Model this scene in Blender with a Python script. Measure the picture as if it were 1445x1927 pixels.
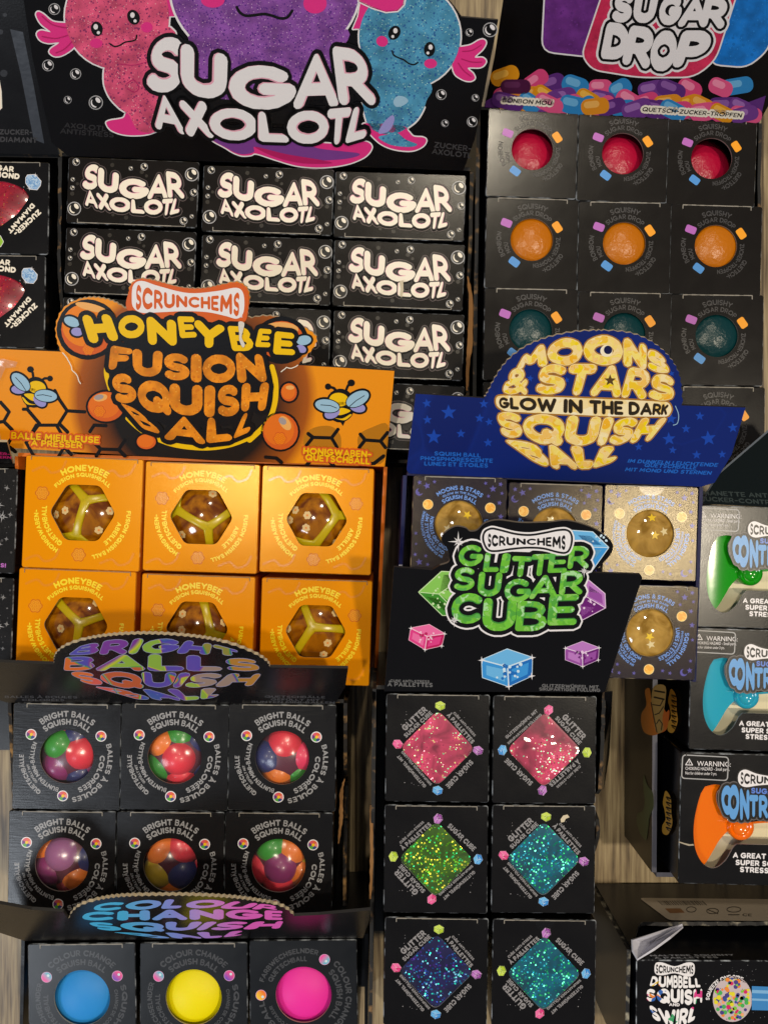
import bpy, bmesh, math, random
from mathutils import Vector, Matrix, Euler
from mathutils.geometry import delaunay_2d_cdt, convex_hull_2d

S = bpy.context.scene
for o in list(bpy.data.objects): bpy.data.objects.remove(o)
COL = S.collection
rnd = random.Random(7)

# ------------------------------------------------------------------ camera, world, lamps, exposure
FPX, DCAM = 1449.0, 0.55                 # focal length in photo pixels, camera height above the floor (m)
CX, CY = 722.5, 963.5
cd = bpy.data.cameras.new('camera'); cam = bpy.data.objects.new('camera', cd); COL.objects.link(cam)
cam.location = (0, 0, DCAM); cam.rotation_euler = (0, 0, 0)
cd.sensor_fit = 'VERTICAL'; cd.sensor_height = 36.0; cd.lens = 36.0*FPX/1927.0
cd.clip_start = 0.01; cd.clip_end = 50
S.camera = cam
W = bpy.data.worlds.new("World"); S.world = W; W.use_nodes = True
W.node_tree.nodes['Background'].inputs[0].default_value = (0.80, 0.86, 1.0, 1)
W.node_tree.nodes['Background'].inputs[1].default_value = 0.11
def lamp(name, loc, power, size, col, target=(0, 0, 0.05)):
    ld = bpy.data.lights.new(name, 'AREA'); ld.shape = 'DISK'; ld.size = size; ld.energy = power; ld.color = col
    o = bpy.data.objects.new(name, ld); COL.objects.link(o); o.location = loc
    o.rotation_euler = (Vector(target)-Vector(loc)).to_track_quat('-Z', 'Y').to_euler()
    return o
lamp('ceiling_spot', (0.93, -0.08, 2.40), 23, 0.13, (1.0, 0.87, 0.67))
lamp('ceiling_spot', (-0.52, 0.16, 2.40), 13, 0.12, (1.0, 0.88, 0.68))
lamp('ceiling_spot', (0.26, 1.38, 2.30), 11, 0.12, (1.0, 0.88, 0.68))
lamp('shop_window', (-1.5, -1.3, 2.0), 17, 0.7, (0.84, 0.91, 1.0))
S.view_settings.view_transform = 'Standard'; S.view_settings.look = 'None'
S.view_settings.exposure = 0.16; S.view_settings.gamma = 1.0; S.view_settings.use_curve_mapping = False

# ------------------------------------------------------------------ materials
def hx(h):
    if not isinstance(h, str): return tuple(h)
    h = h.lstrip('#'); v = [int(h[i:i+2], 16)/255 for i in (0, 2, 4)]
    return tuple(c/12.92 if c <= .04045 else ((c+.055)/1.055)**2.4 for c in v)
MATS = {}
def newmat(name):
    m = bpy.data.materials.new(name); m.use_nodes = True; MATS[name] = m
    nt = m.node_tree; return m, nt, nt.nodes['Principled BSDF']
def nd(nt, t, **kw):
    n = nt.nodes.new(t)
    for k, v in kw.items():
        if k in n.inputs: n.inputs[k].default_value = v
        else: setattr(n, k, v)
    return n
def add_bump(nt, b, scale, strength, stretch=(1, 1, 1), dist=0.0004):
    tc = nd(nt, 'ShaderNodeTexCoord'); mp = nd(nt, 'ShaderNodeMapping'); mp.inputs['Scale'].default_value = stretch
    no = nd(nt, 'ShaderNodeTexNoise'); no.inputs['Scale'].default_value = scale; no.inputs['Detail'].default_value = 3
    bp = nd(nt, 'ShaderNodeBump'); bp.inputs['Strength'].default_value = strength; bp.inputs['Distance'].default_value = dist
    nt.links.new(tc.outputs['Object'], mp.inputs[0]); nt.links.new(mp.outputs[0], no.inputs['Vector'])
    nt.links.new(no.outputs['Fac'], bp.inputs['Height']); nt.links.new(bp.outputs[0], b.inputs['Normal'])
def M(name, col, rough=.36, spec=.5, metal=0, coat=0, bump=.12, bscale=900, stretch=(1, 1, 1), sss=0, vary=0.0):
    if name in MATS: return MATS[name]
    m, nt, b = newmat(name); c = hx(col)
    b.inputs['Base Color'].default_value = (*c, 1); b.inputs['Roughness'].default_value = rough
    b.inputs['Specular IOR Level'].default_value = spec; b.inputs['Metallic'].default_value = metal
    b.inputs['Coat Weight'].default_value = coat; b.inputs['Coat Roughness'].default_value = .08
    if sss:
        b.inputs['Subsurface Weight'].default_value = sss; b.inputs['Subsurface Radius'].default_value = (.006, .004, .002)
    if bump: add_bump(nt, b, bscale, bump, stretch)
    if vary:
        tc = nd(nt, 'ShaderNodeTexCoord'); no = nd(nt, 'ShaderNodeTexNoise'); no.inputs['Scale'].default_value = 60; no.inputs['Detail'].default_value = 6
        rp = nd(nt, 'ShaderNodeMapRange'); rp.inputs['To Min'].default_value = max(.05, rough-vary); rp.inputs['To Max'].default_value = rough+vary
        nt.links.new(tc.outputs['Object'], no.inputs['Vector']); nt.links.new(no.outputs['Fac'], rp.inputs['Value']); nt.links.new(rp.outputs[0], b.inputs['Roughness'])
    return m
def ramp(nt, stops, interp='LINEAR'):
    r = nd(nt, 'ShaderNodeValToRGB'); r.color_ramp.interpolation = interp
    el = r.color_ramp.elements
    while len(el) < len(stops): el.new(0.5)
    for e, (p, c) in zip(el, stops): e.position = p; e.color = (*hx(c), 1)
    return r
def M_speckle(name, base, dark, light, scale=14, rough=.36):
    """printed glitter speckles: base colour with small dark and light dots (UV = photo pixels / 100)"""
    m, nt, b = newmat(name); tc = nd(nt, 'ShaderNodeTexCoord')
    cur = None
    no = nd(nt, 'ShaderNodeTexNoise'); no.inputs['Scale'].default_value = 3.0; nt.links.new(tc.outputs['UV'], no.inputs['Vector'])
    c = hx(base); rp = ramp(nt, [(.3, tuple(v*.62 for v in c)), (.7, tuple(min(1, v*1.25) for v in c))]); nt.links.new(no.outputs['Fac'], rp.inputs[0]); cur = rp.outputs[0]
    for col, sc, th, off in ((dark, scale, .26, 0), (light, scale*1.25, .17, 7.3), (dark, scale*1.7, .2, 3.1)):
        mp = nd(nt, 'ShaderNodeMapping'); mp.inputs['Location'].default_value = (off, off, 0); nt.links.new(tc.outputs['UV'], mp.inputs[0])
        vo = nd(nt, 'ShaderNodeTexVoronoi'); vo.inputs['Scale'].default_value = sc; nt.links.new(mp.outputs[0], vo.inputs['Vector'])
        lt = nd(nt, 'ShaderNodeMath', operation='LESS_THAN'); lt.inputs[1].default_value = th; nt.links.new(vo.outputs['Distance'], lt.inputs[0])
        mx = nd(nt, 'ShaderNodeMix', data_type='RGBA'); nt.links.new(lt.outputs[0], mx.inputs[0]); nt.links.new(cur, mx.inputs[6]); mx.inputs[7].default_value = (*hx(col), 1)
        cur = mx.outputs[2]
    nt.links.new(cur, b.inputs['Base Color']); b.inputs['Roughness'].default_value = rough; add_bump(nt, b, 900, .12)
    return m
def M_patches(name, cols, scale=3.0, smooth=True, rough=.36):
    """printed patches of several colours"""
    m, nt, b = newmat(name); tc = nd(nt, 'ShaderNodeTexCoord')
    no = nd(nt, 'ShaderNodeTexNoise'); no.inputs['Scale'].default_value = scale*.7; no.inputs['Detail'].default_value = 1
    mxv = nd(nt, 'ShaderNodeVectorMath', operation='MULTIPLY_ADD'); mxv.inputs[1].default_value = (.35, .35, 0)
    nt.links.new(tc.outputs['UV'], no.inputs['Vector']); nt.links.new(no.outputs['Color'], mxv.inputs[0]); nt.links.new(tc.outputs['UV'], mxv.inputs[2])
    vo = nd(nt, 'ShaderNodeTexVoronoi'); vo.inputs['Scale'].default_value = scale
    if smooth: vo.feature = 'SMOOTH_F1'; vo.inputs['Smoothness'].default_value = .12
    nt.links.new(mxv.outputs[0], vo.inputs['Vector'])
    sp = nd(nt, 'ShaderNodeSeparateColor'); nt.links.new(vo.outputs['Color'], sp.inputs[0])
    n = len(cols); rp = ramp(nt, [(i/n, c) for i, c in enumerate(cols)], 'CONSTANT' if not smooth else 'LINEAR')
    nt.links.new(sp.outputs[0], rp.inputs[0]); nt.links.new(rp.outputs[0], b.inputs['Base Color'])
    b.inputs['Roughness'].default_value = rough; add_bump(nt, b, 900, .12)
    return m
def M_uvgrad(name, p0, p1, stops, rough=.36, radial=False, aspect=1.0):
    """printed colour gradient between two points of the card (photo pixels) or around a centre"""
    m, nt, b = newmat(name); tc = nd(nt, 'ShaderNodeTexCoord'); mp = nd(nt, 'ShaderNodeMapping'); mp.vector_type = 'POINT'
    if radial:
        mp.inputs['Location'].default_value = (-p0[0]/100/p1, -p0[1]/100/p1*aspect, 0); mp.inputs['Scale'].default_value = (1/p1, aspect/p1, 1)
        ln = nd(nt, 'ShaderNodeVectorMath', operation='LENGTH'); nt.links.new(tc.outputs['UV'], mp.inputs[0]); nt.links.new(mp.outputs[0], ln.inputs[0]); f = ln.outputs['Value']
    else:
        d = ((p1[0]-p0[0])/100, (p1[1]-p0[1])/100); L2 = d[0]**2+d[1]**2
        sb = nd(nt, 'ShaderNodeVectorMath', operation='SUBTRACT'); sb.inputs[1].default_value = (p0[0]/100, p0[1]/100, 0)
        dt = nd(nt, 'ShaderNodeVectorMath', operation='DOT_PRODUCT'); dt.inputs[1].default_value = (d[0]/L2, d[1]/L2, 0)
        nt.links.new(tc.outputs['UV'], sb.inputs[0]); nt.links.new(sb.outputs[0], dt.inputs[0]); f = dt.outputs['Value']
    rp = ramp(nt, stops); nt.links.new(f, rp.inputs[0]); nt.links.new(rp.outputs[0], b.inputs['Base Color'])
    b.inputs['Roughness'].default_value = rough; add_bump(nt, b, 900, .12)
    return m
def M_glitter(name, base, flakes, scale=900, amount=.30, rough=.36):
    """clear gel full of metallic glitter flakes, each flake tilted its own way"""
    m, nt, b = newmat(name); tc = nd(nt, 'ShaderNodeTexCoord')
    no = nd(nt, 'ShaderNodeTexNoise'); no.inputs['Scale'].default_value = 75; no.inputs['Detail'].default_value = 3; no.inputs['Distortion'].default_value = .8
    nt.links.new(tc.outputs['Object'], no.inputs['Vector'])
    c = hx(base); rb = ramp(nt, [(.32, tuple(v*.35 for v in c)), (.65, tuple(min(1, v*1.25) for v in c))]); nt.links.new(no.outputs['Fac'], rb.inputs[0])
    cur, mask_all, nrm = rb.outputs[0], None, None
    vo = nd(nt, 'ShaderNodeTexVoronoi'); vo.inputs['Scale'].default_value = scale; nt.links.new(tc.outputs['Object'], vo.inputs['Vector'])
    sp = nd(nt, 'ShaderNodeSeparateColor'); nt.links.new(vo.outputs['Color'], sp.inputs[0])
    # clustered presence
    ad = nd(nt, 'ShaderNodeMath', operation='MULTIPLY_ADD'); ad.inputs[1].default_value = 3.4; ad.inputs[2].default_value = -1.7+amount; nt.links.new(no.outputs['Fac'], ad.inputs[0])
    lt = nd(nt, 'ShaderNodeMath', operation='LESS_THAN'); nt.links.new(sp.outputs[0], lt.inputs[0]); nt.links.new(ad.outputs[0], lt.inputs[1])
    rd = nd(nt, 'ShaderNodeMath', operation='LESS_THAN'); nt.links.new(vo.outputs['Distance'], rd.inputs[0]); rd.inputs[1].default_value = .42
    mk = nd(nt, 'ShaderNodeMath', operation='MULTIPLY'); nt.links.new(lt.outputs[0], mk.inputs[0]); nt.links.new(rd.outputs[0], mk.inputs[1])
    n = len(flakes); rf = ramp(nt, [(i/n, f) for i, f in enumerate(flakes)], 'CONSTANT'); nt.links.new(sp.outputs[1], rf.inputs[0])
    mx = nd(nt, 'ShaderNodeMix', data_type='RGBA'); nt.links.new(mk.outputs[0], mx.inputs[0]); nt.links.new(cur, mx.inputs[6]); nt.links.new(rf.outputs[0], mx.inputs[7])
    nt.links.new(mx.outputs[2], b.inputs['Base Color'])
    mm = nd(nt, 'ShaderNodeMath', operation='MULTIPLY'); mm.inputs[1].default_value = .75; nt.links.new(mk.outputs[0], mm.inputs[0]); nt.links.new(mm.outputs[0], b.inputs['Metallic'])
    b.inputs['Roughness'].default_value = rough; b.inputs['Coat Weight'].default_value = .8; b.inputs['Coat Roughness'].default_value = .1
    ge = nd(nt, 'ShaderNodeNewGeometry')
    s1 = nd(nt, 'ShaderNodeVectorMath', operation='SUBTRACT'); s1.inputs[1].default_value = (.5, .5, .5); nt.links.new(vo.outputs['Color'], s1.inputs[0])
    s2 = nd(nt, 'ShaderNodeVectorMath', operation='SCALE'); nt.links.new(s1.outputs[0], s2.inputs[0])
    ms = nd(nt, 'ShaderNodeMath', operation='MULTIPLY'); ms.inputs[1].default_value = .7; nt.links.new(mk.outputs[0], ms.inputs[0]); nt.links.new(ms.outputs[0], s2.inputs['Scale'])
    s3 = nd(nt, 'ShaderNodeVectorMath', operation='ADD'); nt.links.new(s2.outputs[0], s3.inputs[0]); nt.links.new(ge.outputs['Normal'], s3.inputs[1])
    s4 = nd(nt, 'ShaderNodeVectorMath', operation='NORMALIZE'); nt.links.new(s3.outputs[0], s4.inputs[0]); nt.links.new(s4.outputs[0], b.inputs['Normal'])
    return m
def M_marble(name, a_, b_, scale=60, rough=.14, coat=.5, bump=0.1):
    m, nt, b = newmat(name); tc = nd(nt, 'ShaderNodeTexCoord'); no = nd(nt, 'ShaderNodeTexNoise'); no.inputs['Scale'].default_value = scale; no.inputs['Detail'].default_value = 3; no.inputs['Distortion'].default_value = 1.2
    nt.links.new(tc.outputs['Object'], no.inputs['Vector']); rp = ramp(nt, [(.35, a_), (.65, b_)]); nt.links.new(no.outputs['Fac'], rp.inputs[0]); nt.links.new(rp.outputs[0], b.inputs['Base Color'])
    b.inputs['Roughness'].default_value = rough; b.inputs['Coat Weight'].default_value = coat; b.inputs['Coat Roughness'].default_value = .06; b.inputs['Subsurface Weight'].default_value = .15; b.inputs['Subsurface Radius'].default_value = (.006, .004, .002); add_bump(nt, b, 110, bump)
    return m
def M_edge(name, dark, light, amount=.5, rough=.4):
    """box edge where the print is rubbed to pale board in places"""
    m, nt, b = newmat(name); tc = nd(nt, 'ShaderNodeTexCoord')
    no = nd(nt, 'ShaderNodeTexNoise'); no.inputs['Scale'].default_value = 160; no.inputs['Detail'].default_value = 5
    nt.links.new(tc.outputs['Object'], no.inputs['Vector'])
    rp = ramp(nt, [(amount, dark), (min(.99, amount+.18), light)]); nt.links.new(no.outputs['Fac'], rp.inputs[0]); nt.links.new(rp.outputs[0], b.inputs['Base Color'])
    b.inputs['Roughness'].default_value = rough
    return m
def M_skin(name, milk=.0, lo=.05, wr=0, rough=.12):
    """thin clear glossy film"""
    m, nt, b = newmat(name)
    out = nt.nodes['Material Output']; tr = nd(nt, 'ShaderNodeBsdfTransparent'); gl = nd(nt, 'ShaderNodeBsdfGlossy'); gl.inputs['Roughness'].default_value = rough
    if wr: add_bump(nt, gl, 45, wr, (1, 1, 1), .004)
    lw = nd(nt, 'ShaderNodeLayerWeight'); lw.inputs['Blend'].default_value = .25
    mr = nd(nt, 'ShaderNodeMapRange'); mr.inputs['To Min'].default_value = lo; mr.inputs['To Max'].default_value = .4
    mx = nd(nt, 'ShaderNodeMixShader')
    nt.links.new(lw.outputs['Fresnel'], mr.inputs['Value']); nt.links.new(mr.outputs[0], mx.inputs[0]); nt.links.new(tr.outputs[0], mx.inputs[1]); nt.links.new(gl.outputs[0], mx.inputs[2])
    if milk:
        df = nd(nt, 'ShaderNodeBsdfDiffuse'); df.inputs['Color'].default_value = (.75, .68, .72, 1); m2 = nd(nt, 'ShaderNodeMixShader'); m2.inputs[0].default_value = milk
        nt.links.new(tr.outputs[0], m2.inputs[1]); nt.links.new(df.outputs[0], m2.inputs[2]); nt.links.new(m2.outputs[0], mx.inputs[1])
    nt.links.new(mx.outputs[0], out.inputs['Surface'])
    return m

# ------------------------------------------------------------------ projection helpers
def at(px, py, z):
    d = DCAM-z
    return Vector(((px-CX)/FPX*d, -(py-CY)/FPX*d, z))
class Plane:
    """a flat card standing in the scene through three of its corners (photo pixel + height)"""
    def __init__(s, a, b, c):
        A, B, C = at(*a), at(*b), at(*c); s.p = A; s.n = (B-A).cross(C-A).normalized()
        if s.n.dot(Vector((0, 0, DCAM))-A) < 0: s.n = -s.n
    def __call__(s, px, py, h=0.0):
        o = Vector((0, 0, DCAM)); d = Vector(((px-CX)/FPX, -(py-CY)/FPX, -1.0))
        t = (s.p-o).dot(s.n)/d.dot(s.n)
        return o+d*t+s.n*h

# ------------------------------------------------------------------ 2-D shapes (pixel units, y down)
def ell(cx, cy, rx, ry=None, rot=0, n=24):
    ry = rx if ry is None else ry; c, s_ = math.cos(math.radians(rot)), math.sin(math.radians(rot)); r = []
    for i in range(n):
        a = 2*math.pi*i/n; x, y = rx*math.cos(a), ry*math.sin(a); r.append((cx+x*c-y*s_, cy+x*s_+y*c))
    return r
def cat(pts, n=6, closed=True):
    N = len(pts); out = []
    rng = N if closed else N-1
    for i in range(rng):
        if closed: p = [pts[(i+k-1) % N] for k in range(4)]
        else: p = [pts[max(0, min(N-1, i+k-1))] for k in range(4)]
        for j in range(n):
            t = j/n
            out.append(tuple(.5*(2*p[1][k]+(p[2][k]-p[0][k])*t+(2*p[0][k]-5*p[1][k]+4*p[2][k]-p[3][k])*t*t+(3*p[1][k]-p[0][k]-3*p[2][k]+p[3][k])*t**3) for k in (0, 1)))
    if not closed: out.append(tuple(pts[-1]))
    return out
def rrect(cx, cy, w, h, r, rot=0, n=5):
    out = []; c, s_ = math.cos(math.radians(rot)), math.sin(math.radians(rot))
    for sx, sy, a0 in ((1, 1, 0), (-1, 1, 90), (-1, -1, 180), (1, -1, 270)):
        for i in range(n):
            a = math.radians(a0+90*i/(n-1)); x = sx*(w/2-r)+r*math.cos(a); y = sy*(h/2-r)+r*math.sin(a)
            out.append((cx+x*c-y*s_, cy+x*s_+y*c))
    return out
def rpoly(pts, r, n=5):
    """polygon with rounded corners"""
    out = []; N = len(pts)
    for i in range(N):
        p, a, b = Vector(pts[i]), Vector(pts[i-1]), Vector(pts[(i+1) % N])
        rr = min(r, (a-p).length*.45, (b-p).length*.45)
        s_ = p+(a-p).normalized()*rr; e = p+(b-p).normalized()*rr
        for j in range(n):
            t = j/(n-1); q = s_*(1-t)**2+p*2*t*(1-t)+e*t*t; out.append((q.x, q.y))
    return out
def star(cx, cy, r, rot=0, k=.42, n=5):
    return [(cx+(r if i % 2 == 0 else r*k)*math.sin(math.radians(rot)+math.pi*i/n), cy-(r if i % 2 == 0 else r*k)*math.cos(math.radians(rot)+math.pi*i/n)) for i in range(2*n)]
def hull(pts):
    idx = convex_hull_2d([Vector(p) for p in pts]); return [pts[i] for i in idx]
CIRC = {n: [(math.cos(2*math.pi*i/n), math.sin(2*math.pi*i/n)) for i in range(n)] for n in (6, 8, 10, 12)}
def grow(poly, g, n=8):
    if g <= 0: return poly
    return hull([(x+g*c, y+g*s_) for x, y in poly for c, s_ in CIRC[n]])
def stroke(pts, r, n=8):
    return [hull([(p[0]+r*c, p[1]+r*s_) for p in (pts[i], pts[i+1]) for c, s_ in CIRC[n]]) for i in range(len(pts)-1)]
def circ_arc(cx, cy, r, a0, a1, n=16, ry=None):
    ry = r if ry is None else ry
    return [(cx+r*math.sin(math.radians(a0+(a1-a0)*i/n)), cy-ry*math.cos(math.radians(a0+(a1-a0)*i/n))) for i in range(n+1)]

# ------------------------------------------------------------------ rounded stroke alphabet (cap height 1, y up)
def ar(cx, cy, rx, ry, a0, a1, n=8):
    return [(cx+rx*math.cos(math.radians(a0+(a1-a0)*i/n)), cy+ry*math.sin(math.radians(a0+(a1-a0)*i/n))) for i in range(n+1)]
G = {
 'A': (.80, [[(0, 0), (.4, 1), (.8, 0)], [(.16, .3), (.64, .3)]]),
 'B': (.60, [[(.3, .53), (0, .53), (0, 1), (.28, 1)]+ar(.28, .765, .26, .235, 90, -90, 6)+[(.3, .53)]+ar(.31, .265, .29, .265, 90, -90, 6)+[(0, 0), (0, .53)]]),
 'C': (.80, [ar(.46, .5, .46, .5, 48, 312, 12)]),
 'D': (.72, [[(0, 0), (0, 1), (.26, 1)]+ar(.26, .5, .46, .5, 90, -90, 9)+[(0, 0)]]),
 'E': (.52, [[(.52, 1), (0, 1), (0, 0), (.52, 0)], [(0, .5), (.44, .5)]]),
 'F': (.50, [[(.50, 1), (0, 1), (0, 0)], [(0, .48), (.42, .48)]]),
 'G': (.90, [ar(.46, .5, .46, .5, 48, 345, 13)+[(.9, .46), (.52, .46)]]),
 'H': (.66, [[(0, 0), (0, 1)], [(.66, 0), (.66, 1)], [(0, .5), (.66, .5)]]),
 'I': (.02, [[(0, 0), (.02, 1)]]),
 'J': (.44, [[(.44, 1), (.44, .25)]+ar(.22, .22, .22, .22, 0, -160, 6)]),
 'K': (.62, [[(0, 0), (0, 1)], [(.58, 1), (.05, .46)], [(.2, .6), (.62, 0)]]),
 'L': (.46, [[(0, 1), (0, 0), (.46, 0)]]),
 'M': (.88, [[(0, 0), (.06, 1), (.44, .3), (.82, 1), (.88, 0)]]),
 'N': (.70, [[(0, 0), (0, 1), (.70, 0), (.70, 1)]]),
 'O': (.98, [ar(.49, .5, .49, .5, 0, 360, 18)]),
 'P': (.58, [[(0, 0), (0, 1), (.28, 1)]+ar(.28, .7, .3, .3, 90, -90, 7)+[(0, .4)]]),
 'Q': (.98, [ar(.49, .5, .49, .5, 0, 360, 18), [(.6, .3), (.98, -.04)]]),
 'R': (.62, [[(0, 0), (0, 1), (.28, 1)]+ar(.28, .71, .3, .29, 90, -90, 7)+[(0, .42)], [(.28, .42), (.62, 0)]]),
 'S': (.60, [ar(.31, .745, .28, .255, 35, 270, 9)+ar(.3, .245, .3, .245, 88, -145, 9)]),
 'T': (.66, [[(0, 1), (.66, 1)], [(.33, 1), (.33, 0)]]),
 'U': (.68, [[(0, 1), (0, .34)]+ar(.34, .34, .34, .34, 180, 360, 9)+[(.68, 1)]]),
 'V': (.76, [[(0, 1), (.38, 0), (.76, 1)]]),
 'W': (1.12, [[(0, 1), (.28, 0), (.56, .9), (.84, 0), (1.12, 1)]]),
 'X': (.66, [[(0, 0), (.66, 1)], [(0, 1), (.66, 0)]]),
 'Y': (.72, [[(0, 1), (.36, .46), (.72, 1)], [(.36, .46), (.36, 0)]]),
 'Z': (.62, [[(0, 1), (.62, 1), (0, 0), (.62, 0)]]),
 '&': (.78, [[(.78, 0), (.18, .68)]+ar(.36, .79, .2, .21, 200, -20, 7)+[(.5, .62), (.1, .36)]+ar(.28, .22, .26, .22, 150, 300, 6)+[(.55, .15), (.76, .45)]]),
 '-': (.34, [[(0, .45), (.34, .45)]]), '.': (.02, [[(0, 0), (.02, 0)]]), '!': (.02, [[(0, 1), (0, .38)], [(0, 0), (.02, 0)]]),
 "'": (.02, [[(0, 1), (.02, .8)]]), ':': (.02, [[(0, .05), (.02, .05)], [(0, .6), (.02, .6)]]),
 '3': (.56, [ar(.27, .75, .25, .25, 140, -80, 7)+ar(.27, .26, .28, .26, 85, -145, 8)]),
 ',': (.06, [[(.06, .02), (0, -.15)]]),
}
for k, base, st in (('À', 'A', [[(.28, 1.42), (.44, 1.25)]]), ('Ä', 'A', [[(.22, 1.3), (.23, 1.3)], [(.58, 1.3), (.59, 1.3)]]),
                    ('Ü', 'U', [[(.18, 1.28), (.19, 1.28)], [(.5, 1.28), (.51, 1.28)]]), ('É', 'E', [[(.2, 1.24), (.36, 1.42)]]), ('Ê', 'E', [[(.1, 1.25), (.26, 1.42), (.42, 1.25)]])):
    G[k] = (G[base][0], G[base][1]+st)
RK = {'B': .76, 'A': .88, 'E': .86, 'S': .88, 'R': .84, '&': .72, 'G': .92, 'P': .88, 'É': .86, 'À': .88, 'Ä': .88}
def glyph(ch, r, n=8):
    """convex pieces of one letter in its own box: width w+2r, height 1, y down"""
    w, st = G[ch]; out = []; r0 = r; r = r*RK.get(ch, 1)
    for s_ in st:
        q = [(r+x, 1-(r+y*(1-2*r))) for x, y in s_]
        out += stroke(q, r, n)
    return w+2*r, out
def layout(s, r, gap=.1, space=.42, n=8):
    x = 0; out = []
    for ch in s:
        if ch == ' ': x += space; continue
        w, ps = glyph(ch, r, n)
        out += [[(px+x, py) for px, py in p] for p in ps]; x += w+gap
    return x-gap, out
def lerp_curve(c, u):
    n = len(c)-1; f = u*n; i = max(0, min(n-1, int(math.floor(f)))); t = f-i
    if t < 0 or t > 1: return tuple(c[i][k]+(c[i+1][k]-c[i][k])*t for k in (0, 1))
    p = [c[max(0, min(n, i+k-1))] for k in range(4)]
    return tuple(.5*(2*p[1][k]+(p[2][k]-p[0][k])*t+(2*p[0][k]-5*p[1][k]+4*p[2][k]-p[3][k])*t*t+(3*p[1][k]-p[0][k]-3*p[2][k]+p[3][k])*t**3) for k in (0, 1))
def t_env(s, top, bot, r=.16, gap=.08, n=8):
    Wd, ps = layout(s, r, gap, n=n)
    def f(x, y):
        a, b = lerp_curve(top, x/Wd), lerp_curve(bot, x/Wd); return (a[0]+(b[0]-a[0])*y, a[1]+(b[1]-a[1])*y)
    return [hull([f(*q) for q in p]) for p in ps]
def t_quad(ch, q, r=.16, n=10):
    w, ps = glyph(ch, r, n); (a, b, c, d) = q
    def f(x, y):
        u = x/w; return tuple((a[k]*(1-u)+b[k]*u)*(1-y)+(d[k]*(1-u)+c[k]*u)*y for k in (0, 1))
    return [hull([f(*p) for p in pc]) for pc in ps]
def bx(x0, y0, x1, y1, sl=0): return ((x0+sl, y0), (x1+sl, y0), (x1-sl, y1), (x0-sl, y1))
def t_line(s, x0, y0, x1, y1, h, r=.11, gap=.1, skew=0.0, n=6):
    """text on a straight baseline-centre line from (x0,y0) to (x1,y1), cap height h"""
    Wd, ps = layout(s, r, gap, n=n); d = Vector((x1-x0, y1-y0)); e = d.normalized(); u = Vector((e.y, -e.x))
    def f(x, y):
        p = Vector((x0, y0))+d*(x/Wd)+u*(h*(.5-y))+e*(skew*h*(.5-y)); return (p.x, p.y)
    return [hull([f(*q) for q in p]) for p in ps]
def t_arc(s, cx, cy, R, h, a0, a1, r=.11, gap=.1, n=6):
    """text round a circle, tops outward, baseline radius R, from angle a0 to a1 (clockwise from up)"""
    Wd, ps = layout(s, r, gap, n=n)
    def f(x, y):
        a = math.radians(a0+(a1-a0)*x/Wd); rr = R+h*(1-y); return (cx+rr*math.sin(a), cy-rr*math.cos(a))
    return [hull([f(*q) for q in p]) for p in ps]
def xf(polys, sx=1, sy=1, tx=0, ty=0): return [[(x*sx+tx, y*sy+ty) for x, y in p] for p in polys]

# ------------------------------------------------------------------ sheet builder
def ccw(p):
    a = sum(p[i][0]*p[(i+1) % len(p)][1]-p[(i+1) % len(p)][0]*p[i][1] for i in range(len(p)))
    return p if a > 0 else p[::-1]
def union(polys, holes=()):
    vs, fs = [], []
    for p in list(polys)+list(holes):
        p = ccw(p); fs.append(list(range(len(vs), len(vs)+len(p)))); vs += [Vector((x, y)) for x, y in p]
    nh = len(polys)
    r = delaunay_2d_cdt(vs, [], fs, 1, 1e-5, True)
    keep = [f for f, o in zip(r[2], r[5]) if o and any(i < nh for i in o) and not any(i >= nh for i in o)]
    return [(v.x, v.y) for v in r[0]], keep
def fill_grid(poly, step):
    """polygon filled with an even net of points, for domed surfaces"""
    from mathutils.geometry import delaunay_2d_cdt as cdt
    poly = ccw(poly); vs = [Vector(p) for p in poly]; n = len(vs); xs = [p[0] for p in poly]; ys = [p[1] for p in poly]
    x = min(xs)
    while x < max(xs):
        y = min(ys)
        while y < max(ys): vs.append(Vector((x, y))); y += step
        x += step
    r = cdt(vs, [], [list(range(n))], 0, 1e-5, True)
    return [(v.x, v.y) for v in r[0]], [f for f, o in zip(r[2], r[5]) if o]
EPS = 0.000035
class Art:
    """layers of flat ink shapes that build ONE mesh lying on a card"""
    def __init__(s, mapf): s.map = mapf; s.v, s.uv, s.f, s.mi, s.mats = [], [], [], [], []
    def add(s, polys, mat, lvl, holes=()):
        if polys and not isinstance(polys[0][0], (tuple, list)): polys = [polys]
        vs, fs = union(polys, holes)
        if mat not in s.mats: s.mats.append(mat)
        b = len(s.v); k = s.mats.index(mat)
        for x, y in vs: s.v.append(s.map(x, y, lvl*EPS)); s.uv.append((x/100, y/100))
        for f in fs: s.f.append([b+i for i in reversed(f)]); s.mi.append(k)
    def text(s, polys, mat, lvl, outlines=()):
        for g, m_, l_ in outlines: s.add([grow(p, g) for p in polys], m_, l_)
        s.add(polys, mat, lvl)
    def mesh(s, name, off=Vector((0, 0, 0))):
        me = bpy.data.meshes.new(name); me.from_pydata([tuple(Vector(v)-off) for v in s.v], [], s.f)
        for m_ in s.mats: me.materials.append(m_)
        me.polygons.foreach_set('material_index', s.mi)
        uv = me.uv_layers.new(name='print'); li = [0]*len(me.loops); me.loops.foreach_get('vertex_index', li)
        uv.data.foreach_set('uv', [c for i in li for c in s.uv[i]])
        me.update(); return me
    def build(s, name, parent=None, off=Vector((0, 0, 0))):
        return link(name, s.mesh(name, off), parent)
def link(name, me, parent=None):
    o = bpy.data.objects.new(name, me); COL.objects.link(o)
    if parent: o.parent = parent
    return o
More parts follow.
